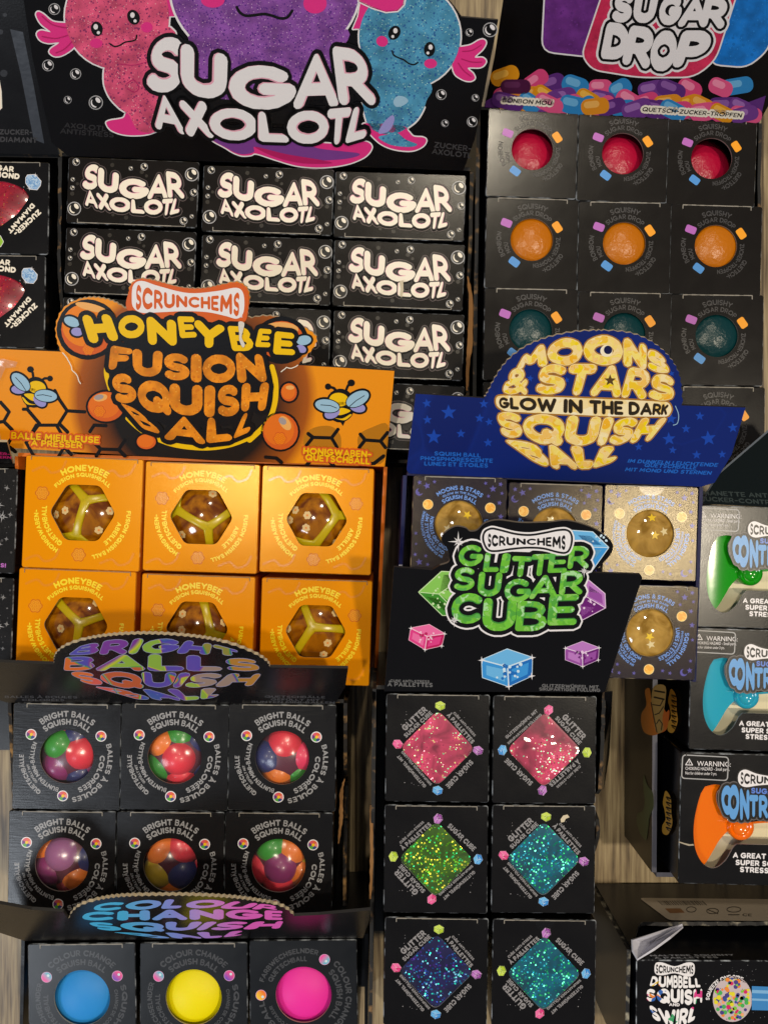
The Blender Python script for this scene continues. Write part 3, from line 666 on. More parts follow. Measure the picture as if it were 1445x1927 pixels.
# ================================================================== SUGAR DROP CARTON
def candy(a, x, y, w, h, rot, col, hi, L):
    a.add([rrect(x, y, w, h, min(w, h)*.44, rot, 6)], col, L)
    c, s_ = math.cos(math.radians(rot)), math.sin(math.radians(rot)); dx, dy = -w*.12, -h*.14
    a.add([rrect(x+dx*c-dy*s_, y+dx*s_+dy*c, w*.55, h*.42, h*.2, rot, 5)], hi, L+1)
def build_drops():
    root = carton('display_carton', 1170, 450, 'black carton whose tall card shows heaped candy and a red drop shape'); off = root.location
    make_tray(root, [(905, 200), (1432, 226), (1440, 902), (900, 880)], ZA, rough_top(.079, .066, 24, .0006, 5), rough_top(.079, .07, 24, .0006, 6), None, rough_top(.079, .079, 4), M('black_tray_board', '#0b0b0d'), MATS['torn_tray_edge'])
    pl = Plane((912, 203, ZA), (1425, 232, ZA), (1170, 20, .137))
    face = [(911, 203), (930, 110), (956, -60), (1540, -60), (1520, 120), (1450, 190), (1426, 233), (1250, 223), (1090, 212)]
    hc = slab(pl, face, .0016, [card_black, MATS['dim_board_edge']], 'header_card', off, root)
    a = Art(pl); purd = M_speckle('ink_purple_gel', '#6E3189', '#642c80', '#763a92', 9); blud = M_speckle('ink_blue_gel', '#1579D6', '#1270c8', '#2a86dc', 9); redd = M_speckle('ink_red_gel', '#D6325D', '#cc2c55', '#dc4068', 9)
    dp = rpoly([(1028, -60), (1020, 96), (1110, 106), (1150, 100), (1160, -60)], 22); db = rpoly([(1380, -60), (1335, 120), (1405, 126), (1445, 92), (1470, -60)], 20)
    dr = rpoly([(1150, -60), (1095, 104), (1115, 130), (1200, 144), (1305, 144), (1345, 112), (1400, -60)], 22)
    for p, m_, L in ((dp, purd, 1), (db, blud, 1), (dr, redd, 4)): a.add(stroke(p+[p[0]], 3)+[p], ink_white, L); a.add([p], m_, L+1)
    cr = random.Random(21); cols = [('#5B2C7C', '#8a5aa6'), ('#DF9418', '#f2b94e'), ('#2F86C8', '#6db2e2'), ('#D8467E', '#ee86ac'), ('#6E3A8E', '#9a6ab4'), ('#E08F22', '#efb45c'), ('#E0568A', '#f08fb2')]
    cm = [(M('ink_candy_%s' % n, c, .34), M('ink_candy_light_%s' % n, d, .34)) for n, (c, d) in zip(('violet', 'amber', 'blue', 'rose', 'grape', 'honey', 'pink'), cols)]
    strip = [(906, 210), (922, 140), (955, 150), (1010, 178), (1075, 172), (1140, 186), (1200, 178), (1270, 182), (1340, 178), (1400, 158), (1455, 140), (1430, 232)]
    a.add([[(914, 190), (940, 175), (1000, 185), (1100, 190), (1250, 200), (1400, 195), (1440, 180), (1428, 231), (1250, 221), (1090, 210), (912, 202)]], cm[0][0], 1)
    L = 2
    for row, (n, yy) in enumerate(((11, -44), (13, -30), (13, -17), (12, -6))):
        for i in range(n):
            t = (i+.5+cr.uniform(-.25, .25))/n; x = 935+t*480; yb = 206+26*t
            if row == 0: y = yb+yy-8-abs(t-.45)**2*70
            else: y = yb+yy
            if y+15 > yb: y = yb-17
            c = cm[(i*3+row*2+cr.randrange(2)) % 7]; L = 2+(i+row) % 2*2+row*4
            if x < 930 or x > 1425: continue
            candy(a, x, y, cr.uniform(44, 62), cr.uniform(28, 35), cr.uniform(-35, 35), c[0], c[1], L)
    c1 = M('ink_candy_wine', '#4A1840', .34); candy(a, 970, 162, 56, 27, 0, c1, M('ink_candy_wine_light', '#5f2a55', .34), 14)
    a.build('printed_picture', hc, off)
    t = Art(pl)
    ps = []
    for ch, q in (('S', ((1160, -18), (1196, -16), (1184, 44), (1146, 40))), ('U', ((1196, -14), (1240, -12), (1228, 44), (1188, 42))), ('G', ((1246, -12), (1288, -10), (1276, 48), (1234, 46))), ('A', ((1296, -10), (1324, -8), (1330, 50), (1272, 50))), ('R', ((1328, -8), (1374, -4), (1360, 54), (1314, 50))),
                  ('D', ((1142, 40), (1186, 44), (1180, 114), (1128, 110))), ('R', ((1186, 46), (1236, 52), (1220, 130), (1168, 120))), ('O', ((1232, 54), (1278, 58), (1266, 136), (1216, 132))), ('P', ((1284, 56), (1344, 56), (1322, 128), (1262, 126)))):
        ps += t_quad(ch, q, .17)
    for g, m_, l in ((9.5, ink_white, 6), (5.2, ink_black, 7), (0, ink_white, 10)): t.add([grow(p, g) for p in ps], m_, l)
    t1 = t_line('BONBON MOU', 946, 187, 1038, 193, 8.5, skew=.2); t.text(t1, ink_black, 18, [(4, ink_cream, 17)])
    t2 = t_line('QUETSCH-ZUCKER-TROPFEN', 1208, 204, 1395, 216, 8.5, skew=.25); t.text(t2, ink_black, 18, [(4, ink_cream, 17)])
    t.build('lettering', hc, off)
    # boxes
    w, h = 170, 167; art = local_art(ZA); wy = -8
    for s_, R, hh, a0, a1 in (('SQUISHY', 56, 10, -26, 26), ('SUGAR DROP', 44, 9, -44, 44), ('QUETSCH-', 56, 9, 115, 160), ('ZUCKER-TROPFEN', 44, 8.5, 84, 176), ('BONBON', 56, 9, 238, 282), ('MOU', 44, 8.5, 238, 262)):
        art.add(t_arc(s_, 0, wy, R, hh, a0, a1), ink_dim2, 1)
    for x, y, rot, m_ in ((-47, -37, 20, ink_orchid), (46, -32, 55, M('ink_candy_orange', '#F5A21B', .34)), (-31, 34, 35, M('ink_candy_sky', '#4C93DC', .34))):
        art.add([rpoly([(x+dx*math.cos(math.radians(rot))-dy*math.sin(math.radians(rot)), y+dx*math.sin(math.radians(rot))+dy*math.cos(math.radians(rot))) for dx, dy in ((-10, -7), (10, -7), (10, 7), (-10, 7))], 4)], m_, 1)
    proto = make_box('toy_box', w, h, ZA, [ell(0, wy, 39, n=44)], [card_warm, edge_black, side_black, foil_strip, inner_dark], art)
    balls = {}
    for n, c, sp in (('crimson', '#AE0F38', 0), ('amber', '#BE6C04', 0), ('teal', '#06363C', 0)):
        m_ = M(n+'_sugar_gel', c, .3, spec=.4, coat=0, bump=1.0, bscale=420, sss=.0); balls[n] = bm_mesh('squish_ball', sphere(.0262, seg=64), m_, True)
    pos = [(1, 1, 1001, 289, 1), (1, 2, 1171, 297, 1), (1, 3, 1338, 306, .985), (2, 1, 1000, 459, 1.03), (2, 2, 1174, 466, 1.03), (2, 3, 1346, 471, 1.02), (3, 1, 998, 630, 1.04), (3, 2, 1174, 637, 1.04), (3, 3, 1348, 640, 1.03), (4, 1, 996, 806, 1.04), (4, 3, 1350, 814, 1.04)]
    cn = {1: 'crimson', 2: 'amber', 3: 'teal', 4: 'teal'}; rn = {1: 'crimson', 2: 'amber', 3: 'dark teal'}; cc = {1: 'left', 2: 'middle', 3: 'right'}
    for i, (r, c, x, y, sc) in enumerate(pos):
        o = proto if i == 0 else copy_tree(proto)
        place(o, x, y, 2.2-.4*r+rnd.uniform(-.2, .2), ZA, sc, (rnd.uniform(-.6, .6), rnd.uniform(-.6, .6)))
        if r < 4: lb = 'black box, %s of the three with a round window on a %s ball' % (cc[c], rn[r])
        elif c == 1: lb = 'black box mostly hidden behind the upper left of the blue card'
        else: lb = 'black box mostly hidden behind the upper right of the blue card'
        tag(o, lb, 'toy box', 'black boxes with three candy marks and a round window')
        if r == 4: continue
        P = at(x, y+wy*sc, ZA); dz = {(1, 3): .0105, (1, 1): .0070, (1, 2): .0070}.get((r, c), .002); dx, dy = {(1, 3): (.0, .0), (1, 1): (-.001, .0005), (1, 2): (.0, .0005)}.get((r, c), (P.x*.008, P.y*.008))
        b = link('squish_ball', balls[cn[r]]); b.location = (P.x+dx, P.y+dy, ZA-.0262-dz+.0030); b.rotation_euler = (rnd.random()*3, rnd.random()*3, rnd.random()*3)
        tag(b, '%s grainy squish ball showing through the %s window of its row' % (rn[r], cc[c]), 'squeeze ball', 'grainy single-colour balls')
build_drops()
# ================================================================== HONEYBEE CARTON
def bee(a, cx, cy, mir, rot, L, k=1.0):
    c, s_ = math.cos(math.radians(rot)), math.sin(math.radians(rot))
    def T(pts): return [(cx+k*((x*mir)*c-y*s_), cy+k*((x*mir)*s_+y*c)) for x, y in pts]
    E = lambda x, y, rx, ry, r=0: T(ell(x, y, rx, ry, r, 22))
    body = E(0, 0, 24, 28); w1 = E(-24, 2, 23, 12, 6); w2 = E(-14, 15, 15, 10, -28); w3 = E(32, -15, 23, 13, -32); w4 = E(33, 1, 15, 9, 10)
    st = T([(2, 30), (8, 38), (12, 28)])
    a.add([grow(p, 4*k) for p in (body, w1, w2, w3, w4)]+[st]+stroke(T([(-6, -24), (-14, -32), (-24, -34)]), 2.6*k)+stroke(T([(8, -26), (12, -38), (18, -44)]), 2.6*k)+[E(-25, -34, 6, 6), E(18, -44, 7, 6.5)], ink_black, L)
    a.add([E(-3, -11, 18, 13, 0)], ink_yel, L+1)
    a.add([T(cat([(-16, 2), (-4, -6), (14, -7), (16, -3), (0, -1), (-14, 6)], 4)), T(cat([(-10, 14), (2, 4), (20, 8), (12, 14), (0, 18)], 4)), T(cat([(-8, 24), (6, 24), (20, 15), (22, 17), (10, 27)], 4))], ink_yel, L+1)
    a.add([w2, w4], ink_lil, L+2); a.add([grow(w1, 1.6*k), grow(w3, 1.6*k)], ink_black, L+3); a.add([w1, w3], ink_lblue, L+4)
    a.add(stroke(T([(-36, 1), (-18, 1), (-6, 5)]), .7*k)+stroke(T([(44, -22), (30, -12), (18, 0)]), .7*k), ink_black, L+5)
def flower(a, x, y, r, m_, L): a.add([ell(x+r*.6*math.cos(2*math.pi*i/6), y+r*.6*math.sin(2*math.pi*i/6), r*.42, n=12) for i in range(6)]+[ell(x, y, r*.5, n=10)], m_, L)
def flower_ring(a, x, y, r, m_, hi, L):
    flower(a, x, y, r, m_, L); flower(a, x, y, r*.86, hi, L+1)
    for i in range(7):
        q = (x, y) if i == 6 else (x+r*.52*math.cos(2*math.pi*i/6), y+r*.52*math.sin(2*math.pi*i/6))
        a.add([ell(*q, r*.2, n=6)], m_, L+2); a.add([ell(*q, r*.15, n=6)], hi, L+3)
def hexpts(cx, cy, R, ry=None): ry = R*.87 if ry is None else ry; return [(cx-R, cy), (cx-R/2, cy+ry), (cx+R/2, cy+ry), (cx+R, cy), (cx+R/2, cy-ry), (cx-R/2, cy-ry)]
def build_honey():
    root = carton('display_carton', 370, 1080, 'orange carton whose card shows two bees and black comb lines'); off = root.location
    otray = M('orange_tray_board', '#D8701C', .36)
    make_tray(root, [(30, 858), (722, 878), (702, 1306), (22, 1288)], ZA, rough_top(.080, .05, 24, .0005, 8), rough_top(.081, .045, 24, .0005, 9), None, rough_top(.080, .080, 4), otray, otray)
    pl = Plane((10, 845, ZA), (725, 877, ZA), (360, 690, .117))
    tab = cat([(116, 662), (108, 640), (106, 612), (117, 584), (142, 566), (176, 560), (212, 567), (240, 582), (250, 575), (243, 552), (249, 533), (268, 525), (300, 531), (342, 542), (382, 543), (418, 536), (446, 531), (464, 541), (470, 560), (467, 582), (469, 598), (495, 595), (522, 597), (552, 607), (582, 622), (596, 637), (588, 656), (571, 674), (560, 687)], 4, False)
    tab = teeth(tab, 1.5, 4.2)
    face = [(4, 842), (-22, 656)]+tab+[(742, 698), (733, 800), (724, 878), (400, 866)]
    bgm = M_uvgrad('ink_orange_black_fade', (362, 745), 2.35, [(.0, '#141210'), (.66, '#171310'), (.92, '#A8560F'), (1.0, '#F2960E')], .36, True, 1.05)
    hc = slab(pl, face, .0016, [bgm, board_edge], 'header_card', off, root, tab)
    a = Art(pl)
    comb = M('ink_comb_amber', '#B9770E', .36)
    def hexline(pts, r=3.6): return stroke(pts, r, 6)
    lines = []
    for cx, cy in ((88, 833),): lines += hexline(hexpts(cx, cy, 38, 33)+[hexpts(cx, cy, 38, 33)[0]])
    lines += hexline([(45, 770), (52, 770), (75, 797)])+hexline([(112, 797), (127, 773), (160, 775)])+hexline([(127, 773), (112, 751), (104, 735)])+hexline([(75, 797), (64, 812)])+hexline([(112, 797), (128, 813)])
    lines += hexline([(-5, 795), (8, 793), (18, 775), (2, 757)])+hexline([(8, 793), (24, 809)])+hexline([(24, 822), (14, 838), (30, 850)])+hexline([(112, 842), (122, 842), (135, 855)])
    lines += hexline([(170, 812), (178, 800), (200, 801)])+hexline([(175, 830), (190, 845), (224, 846), (236, 828)])+hexline([(190, 845), (182, 858)])+hexline([(224, 846), (236, 858)])
    a.add([cat([(574, 850), (572, 822), (590, 805), (622, 802), (640, 818), (642, 842), (640, 868), (576, 866)], 4), cat([(730, 800), (700, 804), (676, 818), (674, 840), (690, 868), (722, 868)], 4)], comb, 1)
    lines += hexline([(580, 816), (589, 823), (624, 824), (636, 808)])+hexline([(589, 823), (577, 838)])+hexline([(624, 824), (634, 841)])+hexline([(678, 817), (687, 828), (716, 830), (729, 814)])+hexline([(687, 828), (676, 842)])+hexline([(716, 830), (725, 842)])
    lines += hexline([(578, 874), (586, 866), (620, 868), (628, 876)])+hexline([(680, 874), (704, 872), (722, 858)])+hexline([(500, 860), (520, 862), (530, 870)])
    a.add(lines, ink_black, 2)
    bee(a, 66, 738, -1, 12, 4, .92); bee(a, 640, 763, 1, 4, 4, 1.0)
    # yellow ring of the round badge
    a.add(stroke(cat([(212, 650), (203, 680), (201, 705), (208, 732)], 6, False), 4.5)+stroke(cat([(512, 690), (519, 720), (517, 760), (503, 795), (470, 828)], 6, False), 5)+stroke(cat([(241, 787), (270, 812), (320, 835), (380, 843), (430, 838), (470, 824)], 6, False), 4.5), ink_yel, 3)
    sp = ink_dorg
    for p in (ell(166, 620, 50, 48, 0), ell(530, 640, 42, 36, 0)):
        a.add([grow(p, 9)], ink_black, 3); a.add([p], sp, 4)
    a.add([ell(160, 612, 42, 40)], ink_org, 5); a.add([ell(528, 620, 34, 14)], M('ink_peach', '#F0B062', .34), 5); a.add([ell(172, 578, 30, 7, 14)], M('ink_peach', '#F0B062', .34), 6); flower_ring(a, 167, 657, 12, ink_dorg, ink_org, 6)
    a.add([grow(ell(136, 605, 15, 9, 22), 4), grow(ell(146, 624, 11, 8, 5), 4), grow(ell(572, 640, 14, 9, -8), 4), grow(ell(567, 656, 10, 7, 25), 4)], ink_black, 7)
    a.add([ell(136, 605, 15, 9, 22), ell(572, 640, 14, 9, -8)], ink_lblue, 8); a.add([ell(146, 624, 11, 8, 5), ell(567, 656, 10, 7, 25)], ink_lil, 9)
    for cx, cy, rx, ry in ((200, 765, 34, 28), (528, 812, 33, 34), (544, 738, 15, 17), (276, 831, 18, 14)):
        a.add([grow(ell(cx, cy, rx, ry), 4)], ink_black, 3); a.add([ell(cx, cy, rx, ry)], ink_dorg, 4); a.add([ell(cx-rx*.08, cy-ry*.1, rx*.86, ry*.86)], M('ink_deep_orange', '#E8741C', .34), 5)
    a.add([ell(190, 748, 13, 7, -10), ell(537, 796, 15, 9, 55), ell(546, 729, 8, 4)], M('ink_peach', '#F0B062', .34), 6); a.add([ell(187, 747, 9, 5, -10), ell(532, 792, 8, 6, 40)], M('ink_smoke', '#A79C9C', .34), 7)
    flower_ring(a, 188, 774, 12, ink_dorg, ink_org, 6); flower_ring(a, 527, 825, 13, ink_dorg, ink_org, 6)
    a.add([cat([(450, 604), (461, 606), (458, 622), (456, 634), (462, 646), (458, 652), (452, 640), (451, 622)], 3)], M('torn_board', '#D9D4CC', .9, bump=.8, bscale=900), 40)
    tear = cat([(120, 662), (128, 672), (134, 682), (138, 694), (146, 702), (150, 712), (154, 720)], 3, False); a.add(stroke([(x+rnd.uniform(-.8, .8), y) for x, y in tear], .9), ink_cream, 41)
    tear = cat([(561, 685), (549, 691), (540, 690), (530, 697)], 3, False); a.add(stroke([(x, y+rnd.uniform(-.8, .8)) for x, y in tear], .9), ink_cream, 41)
    a.build('printed_picture', hc, off)
    tp = Art(pl); tp.add([[(-16, 676), (8, 672), (37, 678), (33, 688), (14, 690), (4, 712), (-12, 716)]], M_skin('crumpled_clear_tape', .12, .10, 1.0, .2), 60); tp.build('tape', hc, off)
    # brand badge and title
    t = Art(pl)
    bow = cat([(249, 560), (252, 536), (268, 528), (300, 538), (356, 551), (410, 547), (446, 541), (459, 554), (459, 586), (447, 599), (425, 594), (392, 587), (350, 585), (302, 587), (268, 588), (252, 578)], 5)
    t.add([grow([p], 8)if 0 else p for p in [cat([(238, 575), (243, 550), (250, 532), (268, 524), (300, 530), (345, 541), (385, 542), (420, 535), (446, 531), (464, 541), (469, 560), (467, 584), (462, 604), (440, 612), (400, 606), (340, 600), (280, 598), (250, 592)], 4)]], ink_dorg, 12)
    t.add([bow], ink_white, 13)
    t.add(t_env('SCRUNCHEMS', [(258, 534), (300, 546), (355, 557), (405, 556), (452, 549)], [(256, 583), (300, 581), (355, 578), (405, 584), (450, 596)], .13, .1), ink_dorg, 14)
    t.add(t_line('R', 453, 594.5, 457, 595, 5), ink_white, 15)
    hb = []
    for ch, q in (('H', ((154, 592), (208, 590), (226, 640), (170, 646))), ('O', ((222, 594), (270, 590), (276, 634), (226, 638))), ('N', ((276, 594), (332, 602), (334, 650), (280, 648))), ('E', ((334, 594), (366, 595), (372, 634), (340, 636))), ('Y', ((366, 600), (424, 612), (420, 654), (368, 654))),
                  ('B', ((428, 612), (472, 614), (480, 660), (438, 660))), ('E', ((488, 617), (512, 619), (509, 653), (480, 652))), ('E', ((518, 622), (554, 626), (556, 668), (514, 666)))): hb += t_quad(ch, q, .16 if ch != 'H' else .17)
    fu = []
    for ch, q in (('F', ((210, 648), (252, 656), (244, 690), (205, 696))), ('U', ((250, 655), (308, 660), (304, 710), (252, 706))), ('S', ((308, 662), (358, 666), (358, 716), (308, 714))), ('I', ((359, 664), (380, 666), (382, 720), (360, 718))), ('O', ((382, 665), (444, 667), (444, 720), (382, 720))), ('N', ((444, 662), (494, 666), (504, 718), (448, 720))),
                  ('S', ((208, 704), (248, 700), (262, 756), (218, 760))), ('Q', ((258, 712), (320, 718), (324, 780), (262, 772))), ('U', ((320, 720), (382, 724), (382, 784), (320, 778))), ('I', ((384, 724), (406, 724), (406, 785), (385, 784))), ('S', ((410, 724), (450, 722), (452, 782), (408, 784))), ('H', ((456, 720), (508, 718), (500, 772), (454, 774))),
                  ('B', ((226, 756), (262, 770), (312, 820), (270, 806))), ('A', ((328, 782), (366, 784), (390, 836), (308, 826))), ('L', ((392, 784), (424, 786), (440, 828), (388, 834))), ('L', ((460, 776), (480, 776), (470, 812), (438, 826)))): fu += t_quad(ch, q, .16)
    t.add([[(236, 640), (500, 640), (505, 700), (500, 760), (440, 800), (330, 805), (250, 775), (225, 715), (225, 660)], [(200, 610), (540, 630), (540, 660), (200, 640)]], ink_black, 15); t.add([grow(p, 9) for p in hb+fu], ink_black, 16); t.add(hb, ink_yel, 17)
    dots = M_speckle('ink_orange_dotted', '#F08E16', '#D97A10', '#F3A83C', 9); t.add(fu, dots, 18)
    for s_, x0, y0, x1, y1, hh in (('BALLE MIEILLEUSE', 23, 818, 188, 827, 13), ('À PRESSER', 60, 832, 156, 837, 12), ('HONIGWABEN-', 571, 847, 699, 854, 13), ('QUETSCHBALL', 575, 859, 696, 867, 13)):
        p = t_line(s_, x0, y0, x1, y1, hh, .13); t.text(p, ink_yel, 20, [(3.2, ink_dorg, 19)])
    t.build('lettering', hc, off)
    # boxes
    w, h = 216, 206; arts = []
    lite = M('ink_honey_yellow', '#F4DA1C', .28); deep = M('ink_honey_shadow', '#E08A04', .235); rimc = M('ink_honey_line', '#C96A00', .235); mid = M('ink_honey_mid', '#E8980A', .235)
    for side in (-1, 1):
        art = local_art(ZA)
        for s_, R, hh, a0, a1 in (('HONEYBEE', 75, 12, -31, 33), ('FUSION SQUISHBALL', 64.5, 8, -49, 45), ('FUSION SQUISH BALL', 80, 8.5, 86, 166), ('ABEILLE', 66, 9, 103, 143), ('HONIGWABEN-', 80, 9, 211, 271), ('QUETSCHBALL', 65, 10, 211, 278)): art.add(t_arc(s_, 0, -2, R, hh, a0, a1, .15), lite, 2)
        flower_ring(art, 75*side, -34, 13, rimc, mid, 1); flower_ring(art, -4, 76, 13, rimc, mid, 1)
        for cx, cy, sg in ((70, 84, 1), (-66, 82, -1), (66, -78, 1), (-60, -80, -1)):          # faint dripping-honey line
            art.add(stroke(cat([(cx-34, cy+6), (cx-14, cy-2), (cx, cy+8), (cx+18, cy+2), (cx+26, cy-14)], 4, False), 2.2, 6), deep, 1)
        arts.append(art.mesh('printed_lettering'))
    win = rpoly(hexpts(0, -1, 60, 51), 9)
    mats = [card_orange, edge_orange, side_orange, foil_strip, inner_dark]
    bm_ = box_mesh('carton', w, h, ZA, [win], mats); fl = flap_mesh(w, h, ZA, M('orange_flap_board', '#8f6a44', .45, bump=.5, bscale=500), .9)
    R = .0322; amber = M_marble('amber_gel', '#6A3202', '#BE7A0E', 55, .1, .7); rib = M('lime_rubber_ridge', '#C2AA10', .26, coat=0, bump=.3, bscale=160, sss=.15); petal = M('cream_confetti', '#DDBE84', .5); heart = M('orange_confetti', '#E58A3A', .5)
    ballm = bm_mesh('gel', sphere(R*.985, seg=56), amber, True)
    phi = (1+5**.5)/2; V = [Vector(v).normalized() for v in [(x, y, z) for x in (-1, 1) for y in (-1, 1) for z in (-1, 1)]+[(0, y/phi, z*phi) for y in (-1, 1) for z in (-1, 1)]+[(x/phi, y*phi, 0) for x in (-1, 1) for y in (-1, 1)]+[(x*phi, 0, z/phi) for x in (-1, 1) for z in (-1, 1)]]
    bm = bmesh.new()
    for i in range(20):
        for j in range(i+1, 20):
            if V[i].angle(V[j]) < .75:
                prev = None
                for k in range(9):
                    p = V[i].lerp(V[j], k/8).normalized(); d = (V[j]-V[i]).normalized(); sd = p.cross(d).normalized()
                    wd = .0024*(1+.35*abs(k/4-1)**3)
                    ring = [bm.verts.new(p*(R*.978+.0011*max(0, math.sin(a))**.35+.0002)+sd*wd*math.cos(a)) if math.sin(a) >= 0 else bm.verts.new(p*R*.95+sd*wd*math.cos(a)) for a in [math.pi*q/7 for q in range(8)]]
                    if prev:
                        for q in range(7): bm.faces.new([prev[q], prev[q+1], ring[q+1], ring[q]])
                    prev = ring
        s0 = sphere(.0046, V[i]*(R*.978+.0011-.0044), 20, (1, 1, 1)); me = bpy.data.meshes.new('n'); s0.to_mesh(me); s0.free(); bm.from_mesh(me); bpy.data.meshes.remove(me)
    ribm = bm_mesh('lattice', bm, rib, True)
    def flmesh():
        a_ = Art(lambda x, y, hh: Vector((x*.00032, -y*.00032, hh*1.5))); flower(a_, 0, 0, 8, petal, 0); a_.add([ell(0, 0, 2.2, n=8)], heart, 1); return a_.mesh('confetti_flower')
    flm = flmesh()
    pos = [(1, 1, 156, 966, 1.03, -1), (1, 2, 379, 974, 1.0, -1), (1, 3, 596, 979, .975, 1), (2, 1, 143, 1178, 1.03, -1), (2, 2, 371, 1184, .99, -1), (2, 3, 594, 1189, .965, 1)]
    lab = {(1, 1): 'orange box, left of the top three, comb flower print left of its hexagon window', (1, 2): 'orange box in the middle of the top three, hexagon window over amber ball', (1, 3): 'orange box, right of the top three, comb flower print right of its hexagon window',
           (2, 1): 'orange box, lower left, partly behind the rainbow lettered black card', (2, 2): 'orange box, lower middle, half covered by the rainbow lettered black card', (2, 3): 'orange box, lower right, with its bottom right corner showing'}
    bl = {(1, 1): 'amber ball in lime lattice, one flower lit in its lower right cell, top left box', (1, 2): 'amber ball in lime lattice with a Y joint, top middle orange box', (1, 3): 'amber ball in lime lattice with several cream flowers, top right orange box',
          (2, 1): 'amber ball in lime lattice, lower left orange box above the black card', (2, 2): 'amber ball in lime lattice, lower middle orange box, cut off by black card', (2, 3): 'amber ball in lime lattice, lower right orange box'}
    rr = random.Random(5); up = Vector((0, 0, 1))
    aim = {(1, 1): (.10, .25, 20), (1, 2): (.15, -.2, 0), (1, 3): (.42, .1, 75), (2, 1): (.12, .05, 5), (2, 2): (.3, -.1, 60), (2, 3): (-.05, .1, 0)}
    for r, c, x, y, sc, side in pos:
        o = empty('toy_box'); k = link('carton', bm_, o); link('printed_lettering', arts[0 if side < 0 else 1], k); link('tuck_flap', fl, o)
        place(o, x, y, 2.1+rnd.uniform(-.3, .3), ZA, sc, (rnd.uniform(-.6, .6), rnd.uniform(-.6, .6))); tag(o, lab[(r, c)], 'toy box', 'orange boxes with hexagon windows')
        P = at(x, y-1, ZA); b = empty('squish_ball', (P.x*1.006, P.y*1.006, ZA-R+.0008)); g = link('gel', ballm, b); l = link('lattice', ribm, b)
        ax, ay, sp = aim[(r, c)]; tgt = Vector((ax, ay, 1)).normalized(); q = V[0].rotation_difference(tgt).to_matrix(); l.rotation_euler = (Matrix.Rotation(math.radians(sp), 3, tgt) @ q).to_euler()
        rot = l.rotation_euler.to_matrix(); cells = []
        for n in range({(1, 3): 6, (1, 1): 4, (2, 3): 5}.get((r, c), 3)):
            for tr_ in range(60):
                d = Vector((rr.uniform(-.65, .65), rr.uniform(-.55, .55), 1)).normalized(); near = min((rot @ V[i].lerp(V[j], t).normalized()).angle(d) for i in range(20) for j in range(i+1, 20) if V[i].angle(V[j]) < .75 for t in (0, .25, .5, .75, 1))
                if near > .24 and all(d.angle(e) > .2 for e in cells): break
            else: continue
            cells.append(d); f = link('confetti_flower', flm, b); f.location = d*(R*.9885); f.rotation_euler = (Vector((0, 0, 1)).rotation_difference(d).to_matrix() @ Matrix.Rotation(rr.random()*3, 3, 'Z')).to_euler()
        tag(b, bl[(r, c)], 'squeeze ball', 'amber balls in lime lattices')
build_honey()

